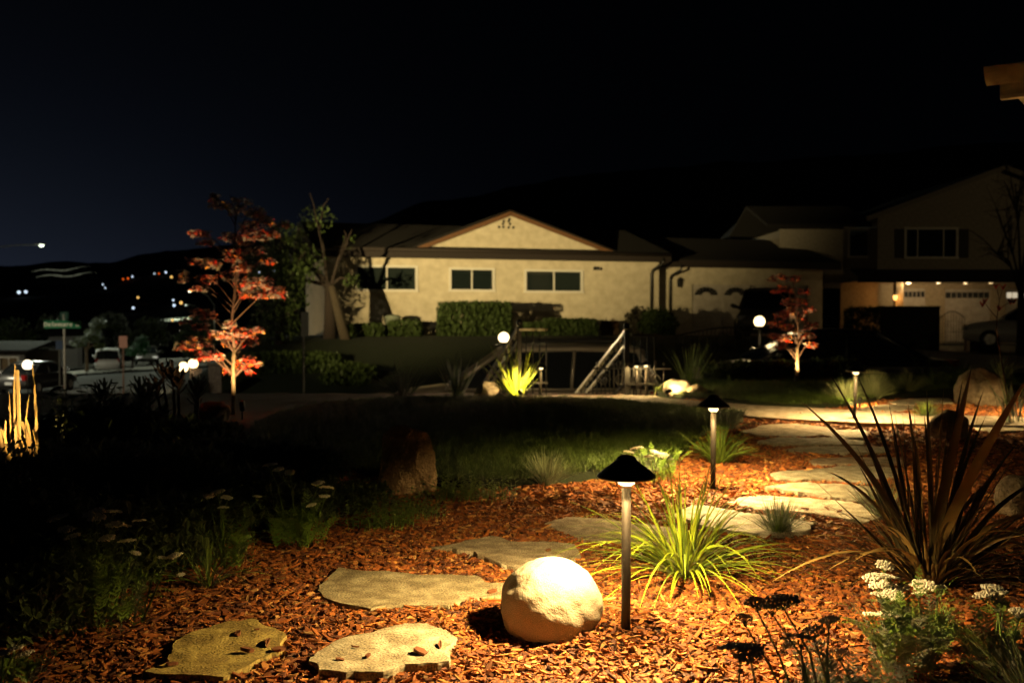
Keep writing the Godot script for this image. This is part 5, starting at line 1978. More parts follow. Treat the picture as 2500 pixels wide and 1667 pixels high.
func yarrow(label: String, at: Vector3, heads: Array, leaf_h: float, n: int, spread: float, fm: Material, wm: Material, hr := 0.03, curl := 0.0):
	# white flat flower heads [point, size] on stems above ferny leaves
	var o := thing("yarrow_plant", label, "flowering plant", at, 0, "white yarrow clumps")
	var kinds := [floret_head(61), floret_head(62), floret_head(63)]
	for q in heads:
		var p: Vector3 = q[0] - at
		var s := mb()
		var foot := Vector3(p.x * 0.25 + rr(-0.02, 0.02), 0, p.z * 0.25)
		var mid := foot.lerp(p, 0.6) + Vector3(rr(-0.02, 0.02), 0.04, rr(-0.02, 0.02))
		tube(s, [foot, mid, p - Vector3(0, hr * 0.5, 0)], [0.0032, 0.0026, 0.002], 5)
		frond(s, mid, mid + Vector3(rr(-0.03, 0.03), 0.03, rr(-0.02, 0.02)), mid + Vector3(rr(-0.06, 0.06), 0.02, rr(-0.04, 0.04)), 0.014, 9)
		frond(s, foot.lerp(mid, 0.5), foot.lerp(mid, 0.5) + Vector3(rr(-0.04, 0.04), 0.03, 0.0), foot.lerp(mid, 0.5) + Vector3(rr(-0.09, 0.09), 0.01, rr(-0.04, 0.04)), 0.018, 11)
		for k in 7:
			var a := TAU * k / 7
			tube(s, [p - Vector3(0, hr * 0.6, 0), p + Vector3(cos(a) * hr * 0.55, -hr * 0.05, sin(a) * hr * 0.55) * float(q[1])], [0.0013, 0.0009], 4, false)
		obj("stem", s, fm, o)
		var f := obj("flower_head", kinds[rng.randi() % 3], wm, o)
		f.position = p
		f.scale = Vector3.ONE * hr * float(q[1])
		f.rotation = Vector3(rr(-0.25, 0.35), rng.randf() * TAU, rr(-0.25, 0.25))
	var s := mb()
	for k in n:
		var a := rng.randf() * TAU
		var r := spread * sqrt(rng.randf())
		var foot := Vector3(cos(a) * r, 0, sin(a) * r)
		var h := leaf_h * rr(0.5, 1.1)
		var b := foot + Vector3(rr(-0.02, 0.02), h * 0.8, rr(-0.02, 0.02))
		var c := b + Vector3(cos(a) * 0.06 + rr(-0.05, 0.05), h * rr(-0.2, 0.35), sin(a) * 0.06 + rr(-0.05, 0.05))
		frond(s, foot, b, c, rr(0.018, 0.036), 15)
	if n:
		obj("foliage", s, fm, o)
	return o


func leaf_cloud(n: int, place: Callable, size: float) -> SurfaceTool:
	var s := mb()
	s.set_smooth_group(-1)
	for k in n:
		var p: Vector3 = place.call()
		var t := Basis(Vector3.UP, rng.randf() * TAU) * Basis(Vector3.RIGHT, rr(-1.4, 1.4))
		var w := size * rr(0.6, 1.3)
		var a := t * Vector3(0, 0, -w)
		var b := t * Vector3(w * 0.5, w * 0.12, 0)
		var c := t * Vector3(0, -w * 0.1, w)
		var d := t * Vector3(-w * 0.5, w * 0.12, 0)
		quad(s, p + a, p + b, p + c, p + d)
	return s


func bush(called: String, label: String, at: Vector3, r: Vector3, n: int, size: float, m: Material, boxy := 0.0, group := "", category := "bush") -> Node3D:
	# leaves through a rounded or clipped volume, round a few woody stems
	var o := thing(called, label, category, at, 0, group)
	var lump := noise3(int(absf(at.x * 37.0 + at.z * 11.0)) + 3, 1.7, 3)
	var place := func() -> Vector3:
		var d := Vector3(rr(-1, 1), rr(-1, 1), rr(-1, 1))
		if boxy > 0.0:
			var mx := maxf(absf(d.x), maxf(absf(d.y), absf(d.z)))
			d = d / mx * pow(rng.randf(), 0.25) * (1.0 + lump.get_noise_3dv(d * 1.5) * 0.07)
			d = d.lerp(d.normalized() * minf(d.length(), 1.15), 1.0 - boxy)
		else:
			d = d.normalized() * pow(rng.randf(), 0.33)
			d *= 0.86 + 0.4 * lump.get_noise_3dv(d.normalized() * 1.2)
		return Vector3(d.x * r.x, r.y + d.y * r.y, d.z * r.z)
	obj("foliage", leaf_cloud(int(n * 1.6), place, size * 1.55), m, o)
	var s := mb()
	for k in 5:
		var a := rng.randf() * TAU
		tube(s, [Vector3(0, -0.1, 0), Vector3(cos(a) * r.x * 0.3, r.y * 0.7, sin(a) * r.z * 0.3), Vector3(cos(a) * r.x * 0.6, r.y * 1.4, sin(a) * r.z * 0.6)], [r.x * 0.06, r.x * 0.04, 0.005], 5)
	obj("stem", s, M.wood, o)
	return o


func tree(label: String, at: Vector3, h: float, clumps: Array, trunk_r: float, leaf: float, m: Material, bare := false, wood = null) -> Node3D:
	# trunk with limbs to each clump [centre, radius, leaves]
	var o := thing("street_tree" if not bare else "bare_tree", label, "tree", at)
	var s := mb()
	var top := Vector3(0, h, 0)
	tube(s, [Vector3(0, -0.2, 0), Vector3(0.03, h * 0.4, 0), top], [trunk_r, trunk_r * 0.8, trunk_r * 0.55], 9)
	for q in clumps:
		var c: Vector3 = q[0]
		tube(s, [top * rr(0.75, 1.0), top.lerp(c, 0.5) + Vector3(0, 0.15, 0), c], [trunk_r * 0.3, trunk_r * 0.18, trunk_r * 0.06], 6)
		for k in (9 if bare else 3):
			var e := c + Vector3(rr(-1, 1), rr(-0.3, 1.2), rr(-1, 1)) * float(q[1])
			tube(s, [top.lerp(c, rr(0.4, 1.0)), c.lerp(e, 0.5) + Vector3(0, 0.08, 0), e], [trunk_r * 0.14, trunk_r * 0.08, trunk_r * 0.03], 5)
			if bare:
				for j in 3:
					tube(s, [c.lerp(e, rr(0.3, 0.9)), e + Vector3(rr(-0.4, 0.4), rr(-0.1, 0.5), rr(-0.4, 0.4))], [trunk_r * 0.05, trunk_r * 0.015], 4)
	obj("trunk", s, wood if wood else M.wood, o)
	if not bare:
		var g := mb()
		for q in clumps:
			var c: Vector3 = q[0]
			var r: float = q[1]
			var place := func() -> Vector3:
				return c + Vector3(rr(-1, 1), rr(-1, 1), rr(-1, 1)).normalized() * pow(rng.randf(), 0.4) * r * Vector3(1.0, 0.75, 1.0)
			g.append_from(leaf_cloud(q[2], place, leaf).commit(), 0, Transform3D())
		obj("crown", g, m, o)
	return o


func near_plants():
	# green grass like tuft behind the nearest path light
	var at := Vector3(0.615, 0, -3.528)
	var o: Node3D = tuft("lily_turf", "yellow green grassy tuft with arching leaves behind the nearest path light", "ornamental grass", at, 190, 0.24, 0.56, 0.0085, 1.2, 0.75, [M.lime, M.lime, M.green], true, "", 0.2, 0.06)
	for q in [[Vector3(0.192, 0.127, -3.25), 0.13], [Vector3(0.227, 0.145, -3.4), 0.13], [Vector3(0.253, 0.21, -3.4), 0.1], [Vector3(0.345, 0.227, -3.5), 0.09], [Vector3(0.991, 0.014, -3.4), 0.2], [Vector3(0.972, 0.064, -3.6), 0.14], [Vector3(0.839, 0.035, -3.35), 0.12], [Vector3(0.747, 0.027, -3.3), 0.1], [Vector3(0.457, 0.047, -3.2), 0.1], [Vector3(0.311, 0.13, -3.15), 0.12], [Vector3(0.829, 0.239, -3.6), 0.05], [Vector3(0.749, 0.35, -3.6), 0.03], [Vector3(0.883, 0.359, -3.7), 0.03], [Vector3(0.652, 0.305, -3.5), 0.03], [Vector3(0.452, 0.32, -3.5), 0.04], [Vector3(0.429, 0.258, -3.5), 0.05]]:
		var s := mb()
		var tip: Vector3 = q[0] - at
		var ctrl := Vector3(tip.x * 0.5, maxf(tip.y * 0.75, 0.12) + q[1], tip.z * 0.5)
		strap(s, Vector3(rr(-0.03, 0.03), 0, rr(-0.03, 0.03)), ctrl, tip, 0.0085, 0.2, 10)
		obj("leaf", s, M.lime, o)
	tuft("lily_turf", "green spiky grass tuft behind the second path light post", "ornamental grass", Vector3(1.306, 0, -6.254), 170, 0.2, 0.36, 0.008, 1.0, 0.42, M.green, false, "", 0.2, 0.06)
	tuft("lily_turf", "dim grass tuft at the lawn corner before the walkway", "ornamental grass", Vector3(1.761, 0, -8.099), 130, 0.15, 0.28, 0.008, 1.0, 0.45, M.green, false, "", 0.2, 0.08)
	for q in [
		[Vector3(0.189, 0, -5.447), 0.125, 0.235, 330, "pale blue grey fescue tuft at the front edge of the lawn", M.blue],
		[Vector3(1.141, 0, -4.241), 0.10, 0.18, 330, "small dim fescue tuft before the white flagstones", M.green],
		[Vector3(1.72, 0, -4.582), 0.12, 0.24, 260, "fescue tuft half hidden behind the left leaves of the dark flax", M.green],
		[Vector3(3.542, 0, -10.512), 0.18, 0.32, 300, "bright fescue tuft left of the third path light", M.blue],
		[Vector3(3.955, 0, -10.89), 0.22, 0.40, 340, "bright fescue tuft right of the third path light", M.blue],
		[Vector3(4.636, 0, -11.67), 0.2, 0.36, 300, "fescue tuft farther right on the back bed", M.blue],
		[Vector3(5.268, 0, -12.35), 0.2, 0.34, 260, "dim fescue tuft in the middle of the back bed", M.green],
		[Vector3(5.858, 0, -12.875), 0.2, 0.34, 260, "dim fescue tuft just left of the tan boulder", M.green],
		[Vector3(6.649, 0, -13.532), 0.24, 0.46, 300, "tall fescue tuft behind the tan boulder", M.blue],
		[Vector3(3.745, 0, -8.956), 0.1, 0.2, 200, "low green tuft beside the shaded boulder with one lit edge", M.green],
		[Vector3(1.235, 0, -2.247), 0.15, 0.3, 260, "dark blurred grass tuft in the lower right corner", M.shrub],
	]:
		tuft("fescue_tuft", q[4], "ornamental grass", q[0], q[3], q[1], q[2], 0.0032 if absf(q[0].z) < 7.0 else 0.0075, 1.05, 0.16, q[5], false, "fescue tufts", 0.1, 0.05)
	# large bronze flax on the right
	at = Vector3(1.458, 0, -3.436)
	o = thing("flax_plant", "large dark bronze flax with long sword leaves at the right", "plant", at)
	for q in [
		[Vector3(0.948, 0.653, -3.3), 0.05, 0.036], [Vector3(1.068, 0.76, -3.4), 0.0, 0.026], [Vector3(1.192, 0.737, -3.45), 0.0, 0.034], [Vector3(1.394, 0.631, -3.5), 0.0, 0.03], [Vector3(1.37, 0.609, -3.3), 0.0, 0.034], [Vector3(1.461, 0.676, -3.5), 0.0, 0.03], [Vector3(1.589, 0.706, -3.5), 0.0, 0.034], [Vector3(1.64, 0.667, -3.6), 0.0, 0.026], [Vector3(1.482, 0.769, -3.2), 0.0, 0.058], [Vector3(1.617, 0.68, -3.4), 0.0, 0.034], [Vector3(1.675, 0.582, -3.5), 0.0, 0.028], [Vector3(1.571, 0.763, -3), 0.02, 0.06], [Vector3(1.77, 0.62, -3.5), 0.03, 0.03],
		[Vector3(0.863, 0.038, -3.3), 0.2, 0.032], [Vector3(1.028, 0.086, -3.25), 0.16, 0.028], [Vector3(0.976, 0.162, -3.4), 0.12, 0.024], [Vector3(1.037, 0.189, -3.5), 0.1, 0.022], [Vector3(1.071, 0.399, -3.4), 0.08, 0.026], [Vector3(1.113, 0.326, -3.6), 0.22, 0.02], [Vector3(1.069, 0.157, -3.1), 0.14, 0.028], [Vector3(1.119, 0.247, -3.4), 0.1, 0.026], [Vector3(1.145, 0.245, -3.2), 0.12, 0.026],
		[Vector3(1.719, 0.087, -3.3), 0.14, 0.03], [Vector3(1.461, 0.116, -3.1), 0.12, 0.024], [Vector3(1.838, 0.1, -3.5), 0.16, 0.03], [Vector3(1.889, 0.247, -3.4), 0.12, 0.036], [Vector3(1.857, 0.382, -3.4), 0.08, 0.036], [Vector3(1.588, 0.248, -3), 0.16, 0.03], [Vector3(1.692, 0.515, -3.3), 0.05, 0.034], [Vector3(1.792, 0.366, -3.6), 0.05, 0.034],
	]:
		var s := mb()
		var tip: Vector3 = q[0] - at
		var foot := Vector3(tip.x * 0.06 + rr(-0.03, 0.03), -0.01, rr(-0.04, 0.04))
		var ctrl := foot.lerp(tip, 0.5) + Vector3(-tip.x * 0.16, q[1] + 0.03, 0)
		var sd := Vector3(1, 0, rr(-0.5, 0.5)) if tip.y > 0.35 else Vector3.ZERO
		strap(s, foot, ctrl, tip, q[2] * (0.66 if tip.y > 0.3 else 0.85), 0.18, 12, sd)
		obj("leaf", s, M.flax[rng.randi() % 4] if tip.y > 0.3 else M.straw, o)  # low leaves straw coloured: golden lamp light on them is painted in
	for k in 175:
		var a := rng.randf() * TAU
		var lean := pow(rng.randf(), 0.75) * 1.15
		var l := rr(0.34, 0.78) * (1.0 - 0.15 * lean)
		var d := Vector3(cos(a), 0, sin(a) * 0.8)
		var foot := d * rr(0.0, 0.07) + Vector3(0, -0.01, 0)
		var up := Vector3(0, cos(lean), 0) + d * sin(lean)
		var s := mb()
		var tip := foot + up * l + (d * 0.4 + Vector3.DOWN) * l * lean * rr(0.05, 0.65)
		tip.y = maxf(tip.y, 0.02)
		strap(s, foot, foot + up * l * 0.55, tip, rr(0.006, 0.0145), 0.18, 9)
		obj("leaf", s, M.flax[rng.randi() % 4], o)
	# white yarrow along the lower right, most of it lit, some before the lens
	yarrow("lit white flowered yarrow at the foot of the flax, lower right", Vector3(1.024, 0, -2.58), [[Vector3(1.037, 0.234, -2.75), 0.75], [Vector3(0.994, 0.211, -2.7), 0.95], [Vector3(1.04, 0.208, -2.72), 0.9], [Vector3(0.985, 0.205, -2.65), 0.8], [Vector3(1.051, 0.185, -2.7), 0.95], [Vector3(0.98, 0.188, -2.62), 0.8], [Vector3(1.003, 0.194, -2.6), 0.85], [Vector3(0.949, 0.141, -2.6), 0.7], [Vector3(0.985, 0.145, -2.58), 0.75]], 0.22, 52, 0.075, M.fern, M.white, 0.036)
	yarrow("sparse white yarrow between the flax base and the lit flower clump", Vector3(1.154, 0, -2.714), [[Vector3(1.187, 0.149, -2.85), 1.1], [Vector3(1.233, 0.138, -2.86), 0.75], [Vector3(1.154, 0.142, -2.8), 0.6]], 0.10, 12, 0.05, M.fern, M.white, 0.034)
	yarrow("round headed white yarrow in the dim mulch at the right edge", Vector3(1.249, 0, -2.518), [[Vector3(1.262, 0.212, -2.6), 0.8], [Vector3(1.237, 0.2, -2.58), 0.85], [Vector3(1.27, 0.187, -2.6), 0.7], [Vector3(1.299, 0.193, -2.62), 0.5], [Vector3(1.336, 0.147, -2.6), 0.75]], 0.16, 34, 0.11, M.fern, M.white, 0.036)
	yarrow("blurred dark yarrow nearest the camera, centre right at the bottom", Vector3(0.685, 0, -1.95), [[Vector3(0.55, 0.351, -2), 1.25], [Vector3(0.502, 0.341, -2.02), 0.9], [Vector3(0.472, 0.318, -2), 0.6], [Vector3(0.522, 0.344, -1.98), 0.8], [Vector3(0.581, 0.321, -1.9), 0.8], [Vector3(0.626, 0.327, -1.95), 0.7]], 0.24, 60, 0.12, M.fern, M.white, 0.03)
	yarrow("blurred dark yarrow with drooping heads at the bottom edge", Vector3(0.485, 0, -1.8), [[Vector3(0.406, 0.338, -1.75), 1.3], [Vector3(0.417, 0.341, -1.72), 1.0], [Vector3(0.512, 0.358, -1.75), 0.9]], 0.2, 50, 0.09, M.fern, M.white, 0.03)
	yarrow("dark leafy yarrow clump without lit flowers at the bottom right", Vector3(0.733, 0, -1.9), [[Vector3(0.632, 0.279, -1.9), 0.8]], 0.22, 80, 0.14, M.fern, M.white, 0.024)
	yarrow("bright white yarrow behind the hat of the nearest path light", Vector3(0.795, 0, -5.591), [[Vector3(0.646, 0.237, -5.15), 1.0], [Vector3(0.6, 0.225, -5.1), 0.8], [Vector3(0.753, 0.207, -5.2), 1.0], [Vector3(0.782, 0.2, -5.15), 0.9], [Vector3(0.689, 0.217, -5), 0.8]], 0.17, 46, 0.13, M.fern, M.white, 0.034)
	# dim clumps at the lower left
	yarrow("dim yarrow clump with many flat pale heads at the lower left", Vector3(-1.247, 0, -2.944), [[Vector3(-1.356, 0.325, -2.95), 1.0], [Vector3(-1.267, 0.33, -3), 1.1], [Vector3(-1.214, 0.333, -3), 1.0], [Vector3(-1.216, 0.335, -2.9), 0.9], [Vector3(-1.185, 0.305, -2.95), 0.9], [Vector3(-1.175, 0.291, -3), 0.7], [Vector3(-1.15, 0.296, -3.05), 0.7], [Vector3(-1.308, 0.302, -2.9), 0.8], [Vector3(-1.289, 0.281, -2.9), 0.8], [Vector3(-1.187, 0.276, -2.9), 0.8], [Vector3(-1.147, 0.256, -2.95), 0.9], [Vector3(-1.124, 0.22, -2.95), 0.6]], 0.26, 60, 0.14, M.fern, M.white)
	yarrow("leaning single yarrow stem with a lit flower head, lower left", Vector3(-1.176, 0, -3.011), [[Vector3(-1.024, 0.2, -3), 0.8], [Vector3(-1.061, 0.194, -3), 0.5], [Vector3(-1.006, 0.142, -3), 0.45]], 0.08, 4, 0.03, M.fern, M.white)
	yarrow("dim yarrow clump in the dark bed left of the standing stone", Vector3(-1.058, 0, -3.664), [[Vector3(-1.069, 0.287, -3.6), 0.9], [Vector3(-1.104, 0.271, -3.6), 0.7], [Vector3(-1.066, 0.248, -3.7), 0.8], [Vector3(-1.05, 0.23, -3.6), 0.7], [Vector3(-0.978, 0.234, -3.8), 0.6]], 0.2, 26, 0.1, M.fern, M.white)
	yarrow("dim yarrow clump just left of the standing stone", Vector3(-0.858, 0, -4.014), [[Vector3(-0.976, 0.325, -4), 1.0], [Vector3(-0.941, 0.307, -4), 0.8], [Vector3(-0.92, 0.279, -4.1), 0.8], [Vector3(-0.783, 0.251, -4), 0.9], [Vector3(-0.748, 0.233, -4), 1.0], [Vector3(-0.757, 0.198, -4), 0.8], [Vector3(-0.8, 0.172, -3.95), 0.7]], 0.2, 36, 0.12, M.fern, M.white)
	yarrow("pale drooping yarrow head in the lower left corner", Vector3(-1.28, 0, -2.45), [[Vector3(-1.218, 0.113, -2.4), 1.1], [Vector3(-1.187, 0.105, -2.4), 0.8]], 0.06, 10, 0.08, M.fern, M.white)
	tuft("grass_tuft", "small green grass tuft in the bark at the lower left", "grass", Vector3(-1.044, 0, -3.397), 46, 0.14, 0.27, 0.006, 1.1, 0.5, M.green, false, "", 0.2, 0.03)
	tuft("dry_stalks", "few dry straw stalks lying right of the small grass tuft", "grass", Vector3(-0.966, 0, -3.397), 7, 0.08, 0.2, 0.005, 1.35, 0.2, M.straw)
	# low leafy cover at the foot of the standing stone
	for q in [[Vector3(-0.32, 0, -4.983), "low green weeds right of the standing stone"], [Vector3(-0.144, 0, -4.96), "low green weeds on the bark below the lawn edge"], [Vector3(-0.47, 0, -4.533), "low dark weeds in front of the standing stone"], [Vector3(-0.579, 0, -4.301), "low dark weeds left of the long flagstones"]]:
		var s := mb()
		for k in 70:
			var a := rng.randf() * TAU
			var f := Vector3(cos(a) * 0.2 * rng.randf(), 0, sin(a) * 0.1 * rng.randf())
			var h := rr(0.04, 0.13)
			for j in 5:
				var p := f + Vector3(rr(-0.015, 0.015), h * (0.3 + 0.17 * j), rr(-0.015, 0.015))
				var d := rng.randf() * TAU
				strap(s, p, p + Vector3(cos(d) * 0.015, 0.01, sin(d) * 0.015), p + Vector3(cos(d) * 0.032, 0.004, sin(d) * 0.032), 0.011, 0.1, 3)
			strap(s, f, f + Vector3(0.004, h * 0.5, 0), f + Vector3(0, h, 0), 0.004, 0.1, 3)
		var w := obj("weeds", s, M.green)
		w.position = q[0]
		tag(w, q[1], "weeds", "low weeds round the standing stone")


func paddle_plant(label: String, at: Vector3, tops: Array, m: Material):
	# thick stalks ending in crowded curled paddle leaves
	var o := thing("succulent_plant", label, "plant", at, 0, "succulents in the dark bed")
	for t in tops:
		var p: Vector3 = t - at
		var s := mb()
		tube(s, [Vector3(p.x * 0.4, 0, 0), Vector3(p.x * 0.8, p.y * 0.6, p.z * 0.5), p - Vector3(0, 0.06, 0)], [0.012, 0.01, 0.007], 6)
		obj("stem", s, M.twig, o)
		for k in 13:
			s = mb()
			var a := k * 2.4
			var d := Vector3(cos(a), 0, sin(a))
			var f := p + Vector3(0, -0.1 + 0.008 * k, 0)
			strap(s, f, f + d * 0.045 + Vector3(0, 0.035, 0), f + d * rr(0.045, 0.075) + Vector3(0, rr(0.05, 0.09), 0), 0.022, 0.3, 6, Vector3.ZERO, 0.6)
			obj("leaf", s, m, o)


func edge_plants():
	# lit cut flax stalks at the left edge
	var at := Vector3(-2.62, 0, -5.3)
	var o := thing("cut_flax", "golden lit cut flax stalks at the left edge", "plant", at)
	for q in [[Vector3(-2.626, 0.67, -5.25), 0.018, 0.4], [Vector3(-2.59, 0.641, -5.2), 0.022, 0.9], [Vector3(-2.559, 0.668, -5.3), 0.022, 0.3], [Vector3(-2.653, 0.379, -5.2), 0.02, 0.3], [Vector3(-2.625, 0.344, -5.1), 0.02, 0.3], [Vector3(-2.571, 0.372, -5.2), 0.024, 0.8], [Vector3(-2.524, 0.391, -5.15), 0.02, 0.7], [Vector3(-2.567, 0.344, -5.1), 0.014, 0.2], [Vector3(-2.707, 0.459, -5.2), 0.026, 0.2], [Vector3(-2.799, 0.566, -5.3), 0.026, 0.2], [Vector3(-2.694, 0.449, -5.3), 0.018, 0.2], [Vector3(-2.545, 0.299, -5.2), 0.012, 0.2], [Vector3(-2.553, 0.512, -5.25), 0.013, 0.2], [Vector3(-2.633, 0.461, -5.3), 0.012, 0.3], [Vector3(-2.658, 0.523, -5.25), 0.012, 0.1], [Vector3(-2.493, 0.339, -5.15), 0.011, 0.2], [Vector3(-2.587, 0.295, -5.05), 0.013, 0.1], [Vector3(-2.527, 0.306, -5.05), 0.012, 0.1]]:
		var s := mb()
		var tip: Vector3 = q[0] - at
		var foot := Vector3(tip.x * 0.55 + rr(-0.05, 0.05), 0, rr(-0.05, 0.05))
		strap(s, foot, foot.lerp(tip, 0.5) + Vector3(rr(-0.03, 0.03), 0.05, 0), tip, q[1] * 0.85, 0.12, 9, Vector3(1, 0, rr(-0.3, 0.3)), q[2])
		obj("stalk", s, M.straw, o)
	# dark silhouettes before the lit road
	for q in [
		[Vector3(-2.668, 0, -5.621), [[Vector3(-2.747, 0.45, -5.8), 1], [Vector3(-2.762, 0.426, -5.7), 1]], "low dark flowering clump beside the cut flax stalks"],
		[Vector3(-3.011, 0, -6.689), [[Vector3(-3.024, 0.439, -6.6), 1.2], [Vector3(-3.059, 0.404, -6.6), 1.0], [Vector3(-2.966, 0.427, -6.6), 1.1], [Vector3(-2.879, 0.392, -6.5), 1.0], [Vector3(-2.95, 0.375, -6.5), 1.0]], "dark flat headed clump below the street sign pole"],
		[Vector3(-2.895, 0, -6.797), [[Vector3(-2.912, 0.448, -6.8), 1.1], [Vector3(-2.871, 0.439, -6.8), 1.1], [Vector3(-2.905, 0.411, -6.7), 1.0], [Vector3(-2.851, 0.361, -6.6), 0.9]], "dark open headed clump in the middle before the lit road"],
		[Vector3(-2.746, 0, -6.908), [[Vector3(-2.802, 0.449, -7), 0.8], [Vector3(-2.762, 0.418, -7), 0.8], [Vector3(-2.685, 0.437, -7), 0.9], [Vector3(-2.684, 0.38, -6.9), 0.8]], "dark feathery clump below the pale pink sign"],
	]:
		var hd: Array = q[1]
		yarrow(q[2], q[0], hd, 0.42, 34, 0.22, M.shrub, M.shrub, 0.035)  # heads and leaves painted dark to show as silhouettes
	var nr := 0
	var where := ["at the left edge below the cut flax stalks", "behind the yarrow clump with many flat heads", "left of the leaning yarrow stem", "behind the small green grass tuft", "right of the small green grass tuft, before the standing stone", "in the middle of the left bed", "below the tallest succulent", "at the left edge under the first yarrow heads", "behind the leaning yarrow stem", "between the two middle yarrow clumps", "just left of the weeds by the standing stone", "deep in the left bed before the maple stone", "near the lawn edge left of the standing stone", "in the lower left corner"]
	for q in [[Vector3(-1.741, 0, -3.482), 0.2], [Vector3(-1.403, 0, -3.265), 0.19], [Vector3(-1.341, 0, -3.343), 0.15], [Vector3(-1.24, 0, -3.831), 0.14], [Vector3(-1.014, 0, -4.301), 0.11], [Vector3(-1.553, 0, -4.437), 0.2], [Vector3(-1.699, 0, -4.173), 0.22], [Vector3(-1.954, 0, -4.092), 0.23], [Vector3(-1.297, 0, -3.482), 0.13], [Vector3(-1.201, 0, -4.437), 0.14], [Vector3(-0.797, 0, -4.582), 0.09], [Vector3(-1.545, 0, -5.205), 0.17], [Vector3(-1.088, 0, -5.205), 0.13], [Vector3(-1.44, 0, -2.824), 0.12]]:
		bush("leafy_clump", "dark leafy clump " + where[nr], q[0], Vector3(0.30, q[1], 0.22), 760, 0.014, M.shrub, 0.0, "leafy clumps of the left bed")
		nr += 1
	paddle_plant("dark succulent with a ring of curled leaves, left one before the lit road", Vector3(-2.747, 0, -6.689), [Vector3(-2.746, 0.44, -6.7), Vector3(-2.782, 0.42, -6.7)], M.shrub)
	paddle_plant("dark many leaved succulent in the middle before the lit road", Vector3(-2.489, 0, -6.689), [Vector3(-2.474, 0.462, -6.6), Vector3(-2.411, 0.442, -6.6), Vector3(-2.409, 0.412, -6.5)], M.shrub)
	paddle_plant("tallest succulent with faintly lit curled leaves left of the red maple", Vector3(-2.25, 0, -6.484), [Vector3(-2.217, 0.591, -6.3), Vector3(-2.154, 0.58, -6.3), Vector3(-2.118, 0.53, -6.3), Vector3(-2.257, 0.497, -6.3)], leaf_mat(0.10, 0.06, 0.045, 0.2))
	paddle_plant("small forked succulent right of the tallest one", Vector3(-2.116, 0, -6.689), [Vector3(-2.144, 0.469, -6.8), Vector3(-2.168, 0.403, -6.8)], leaf_mat(0.09, 0.06, 0.04, 0.2))
	for q in [
		[Vector3(-2.677, 0, -5.775), Vector3(0.42, 0.19, 0.3), "dense dark shrub at the left behind the pale yarrow heads"],
		[Vector3(-2.501, 0, -6.291), Vector3(0.5, 0.2, 0.3), "dense dark shrub in the middle of the left bed"],
		[Vector3(-1.97, 0, -5.937), Vector3(0.42, 0.17, 0.3), "dense dark shrub of the left bed nearest the red maple"],
		[Vector3(-1.722, 0, -4.633), Vector3(0.5, 0.18, 0.3), "low dark shrub behind the leaning yarrow stem"],
		[Vector3(-1.256, 0, -5.336), Vector3(0.4, 0.13, 0.25), "low dark shrub left of the standing stone"],
	]:
		bush("dark_shrub", q[2], q[0], q[1], 1300, 0.024, M.shrub, 0.0, "dark shrubs of the left bed")
	# plants along the bank by the steps
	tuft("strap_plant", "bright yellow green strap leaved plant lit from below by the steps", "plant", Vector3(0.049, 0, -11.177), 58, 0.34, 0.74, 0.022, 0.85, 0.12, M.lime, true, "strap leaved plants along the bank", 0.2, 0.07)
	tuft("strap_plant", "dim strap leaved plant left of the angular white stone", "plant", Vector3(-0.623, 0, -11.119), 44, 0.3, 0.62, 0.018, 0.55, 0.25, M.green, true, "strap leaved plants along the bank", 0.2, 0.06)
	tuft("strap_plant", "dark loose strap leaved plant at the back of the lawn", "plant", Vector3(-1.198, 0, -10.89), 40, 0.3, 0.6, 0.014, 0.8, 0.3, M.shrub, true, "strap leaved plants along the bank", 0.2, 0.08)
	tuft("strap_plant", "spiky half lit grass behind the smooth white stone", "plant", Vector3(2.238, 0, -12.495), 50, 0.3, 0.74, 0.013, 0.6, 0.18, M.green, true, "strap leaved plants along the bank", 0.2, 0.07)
	var arch := mb()
	strap(arch, Vector3.ZERO, Vector3(0.13, 0.26, 0), Vector3(0.36, 0.15, 0.0), 0.03, 0.2, 10)
	var al := obj("arching_leaf", arch, M.lime)
	al.position = Vector3(1.639, 0, -11.48)
	tag(al, "single broad lit leaf arching over to the smooth white stone", "leaf")
	for q in [[Vector3(2.832, 0, -13.362), "left one of the low dark shrubs behind the back lawn"], [Vector3(3.154, 0, -13.362), "second low dark shrub from the left behind the back lawn"], [Vector3(3.549, 0, -13.532), "low dark shrub just left of the small lit maple trunk"], [Vector3(4.195, 0, -13.707), "low dark shrub right of the small lit maple trunk"], [Vector3(4.708, 0, -14.26), "low dark shrub behind the third path light"]]:
		bush("low_shrub", q[1], q[0], Vector3(0.36, 0.17, 0.25), 500, 0.032, M.shrub, 0.0, "low shrubs behind the back lawn")
	for q in [[Vector3(5.846, -0.1, -14), "dark grass clump before the garden wall"], [Vector3(6.454, -0.1, -14.4), "dark grass clump below the pale gate post"]]:
		tuft("dark_grass", q[1], "ornamental grass", q[0], 150, 0.3, 0.6, 0.008, 0.9, 0.3, M.shrub, false, "dark grass clumps beyond the back lawn", 0.2, 0.12)
	# kangaroo paw with red flowers and tall stems at the right edge
	at = Vector3(4.242, 0, -8.421)
	o = thing("kangaroo_paw", "red flowered plant on thin stems at the right edge", "flowering plant", at)
	var s := mb()
	var fork := Vector3(3.061, 0.607, -6.2) - at
	tube(s, [Vector3(0, 0, 0), fork, Vector3(3.018, 0.83, -6.2) - at, Vector3(3.027, 0.952, -6.2) - at, Vector3(3.039, 1.033, -6.2) - at], [0.006, 0.005, 0.004, 0.003, 0.002], 6)
	tube(s, [Vector3(3.022, 0.911, -6.2) - at, Vector3(2.978, 0.96, -6.2) - at, Vector3(2.945, 1.006, -6.2) - at], [0.003, 0.0025, 0.002], 5)
	tube(s, [Vector3(3.037, 1.019, -6.2) - at, Vector3(3.022, 1.087, -6.2) - at], [0.002, 0.002], 5)
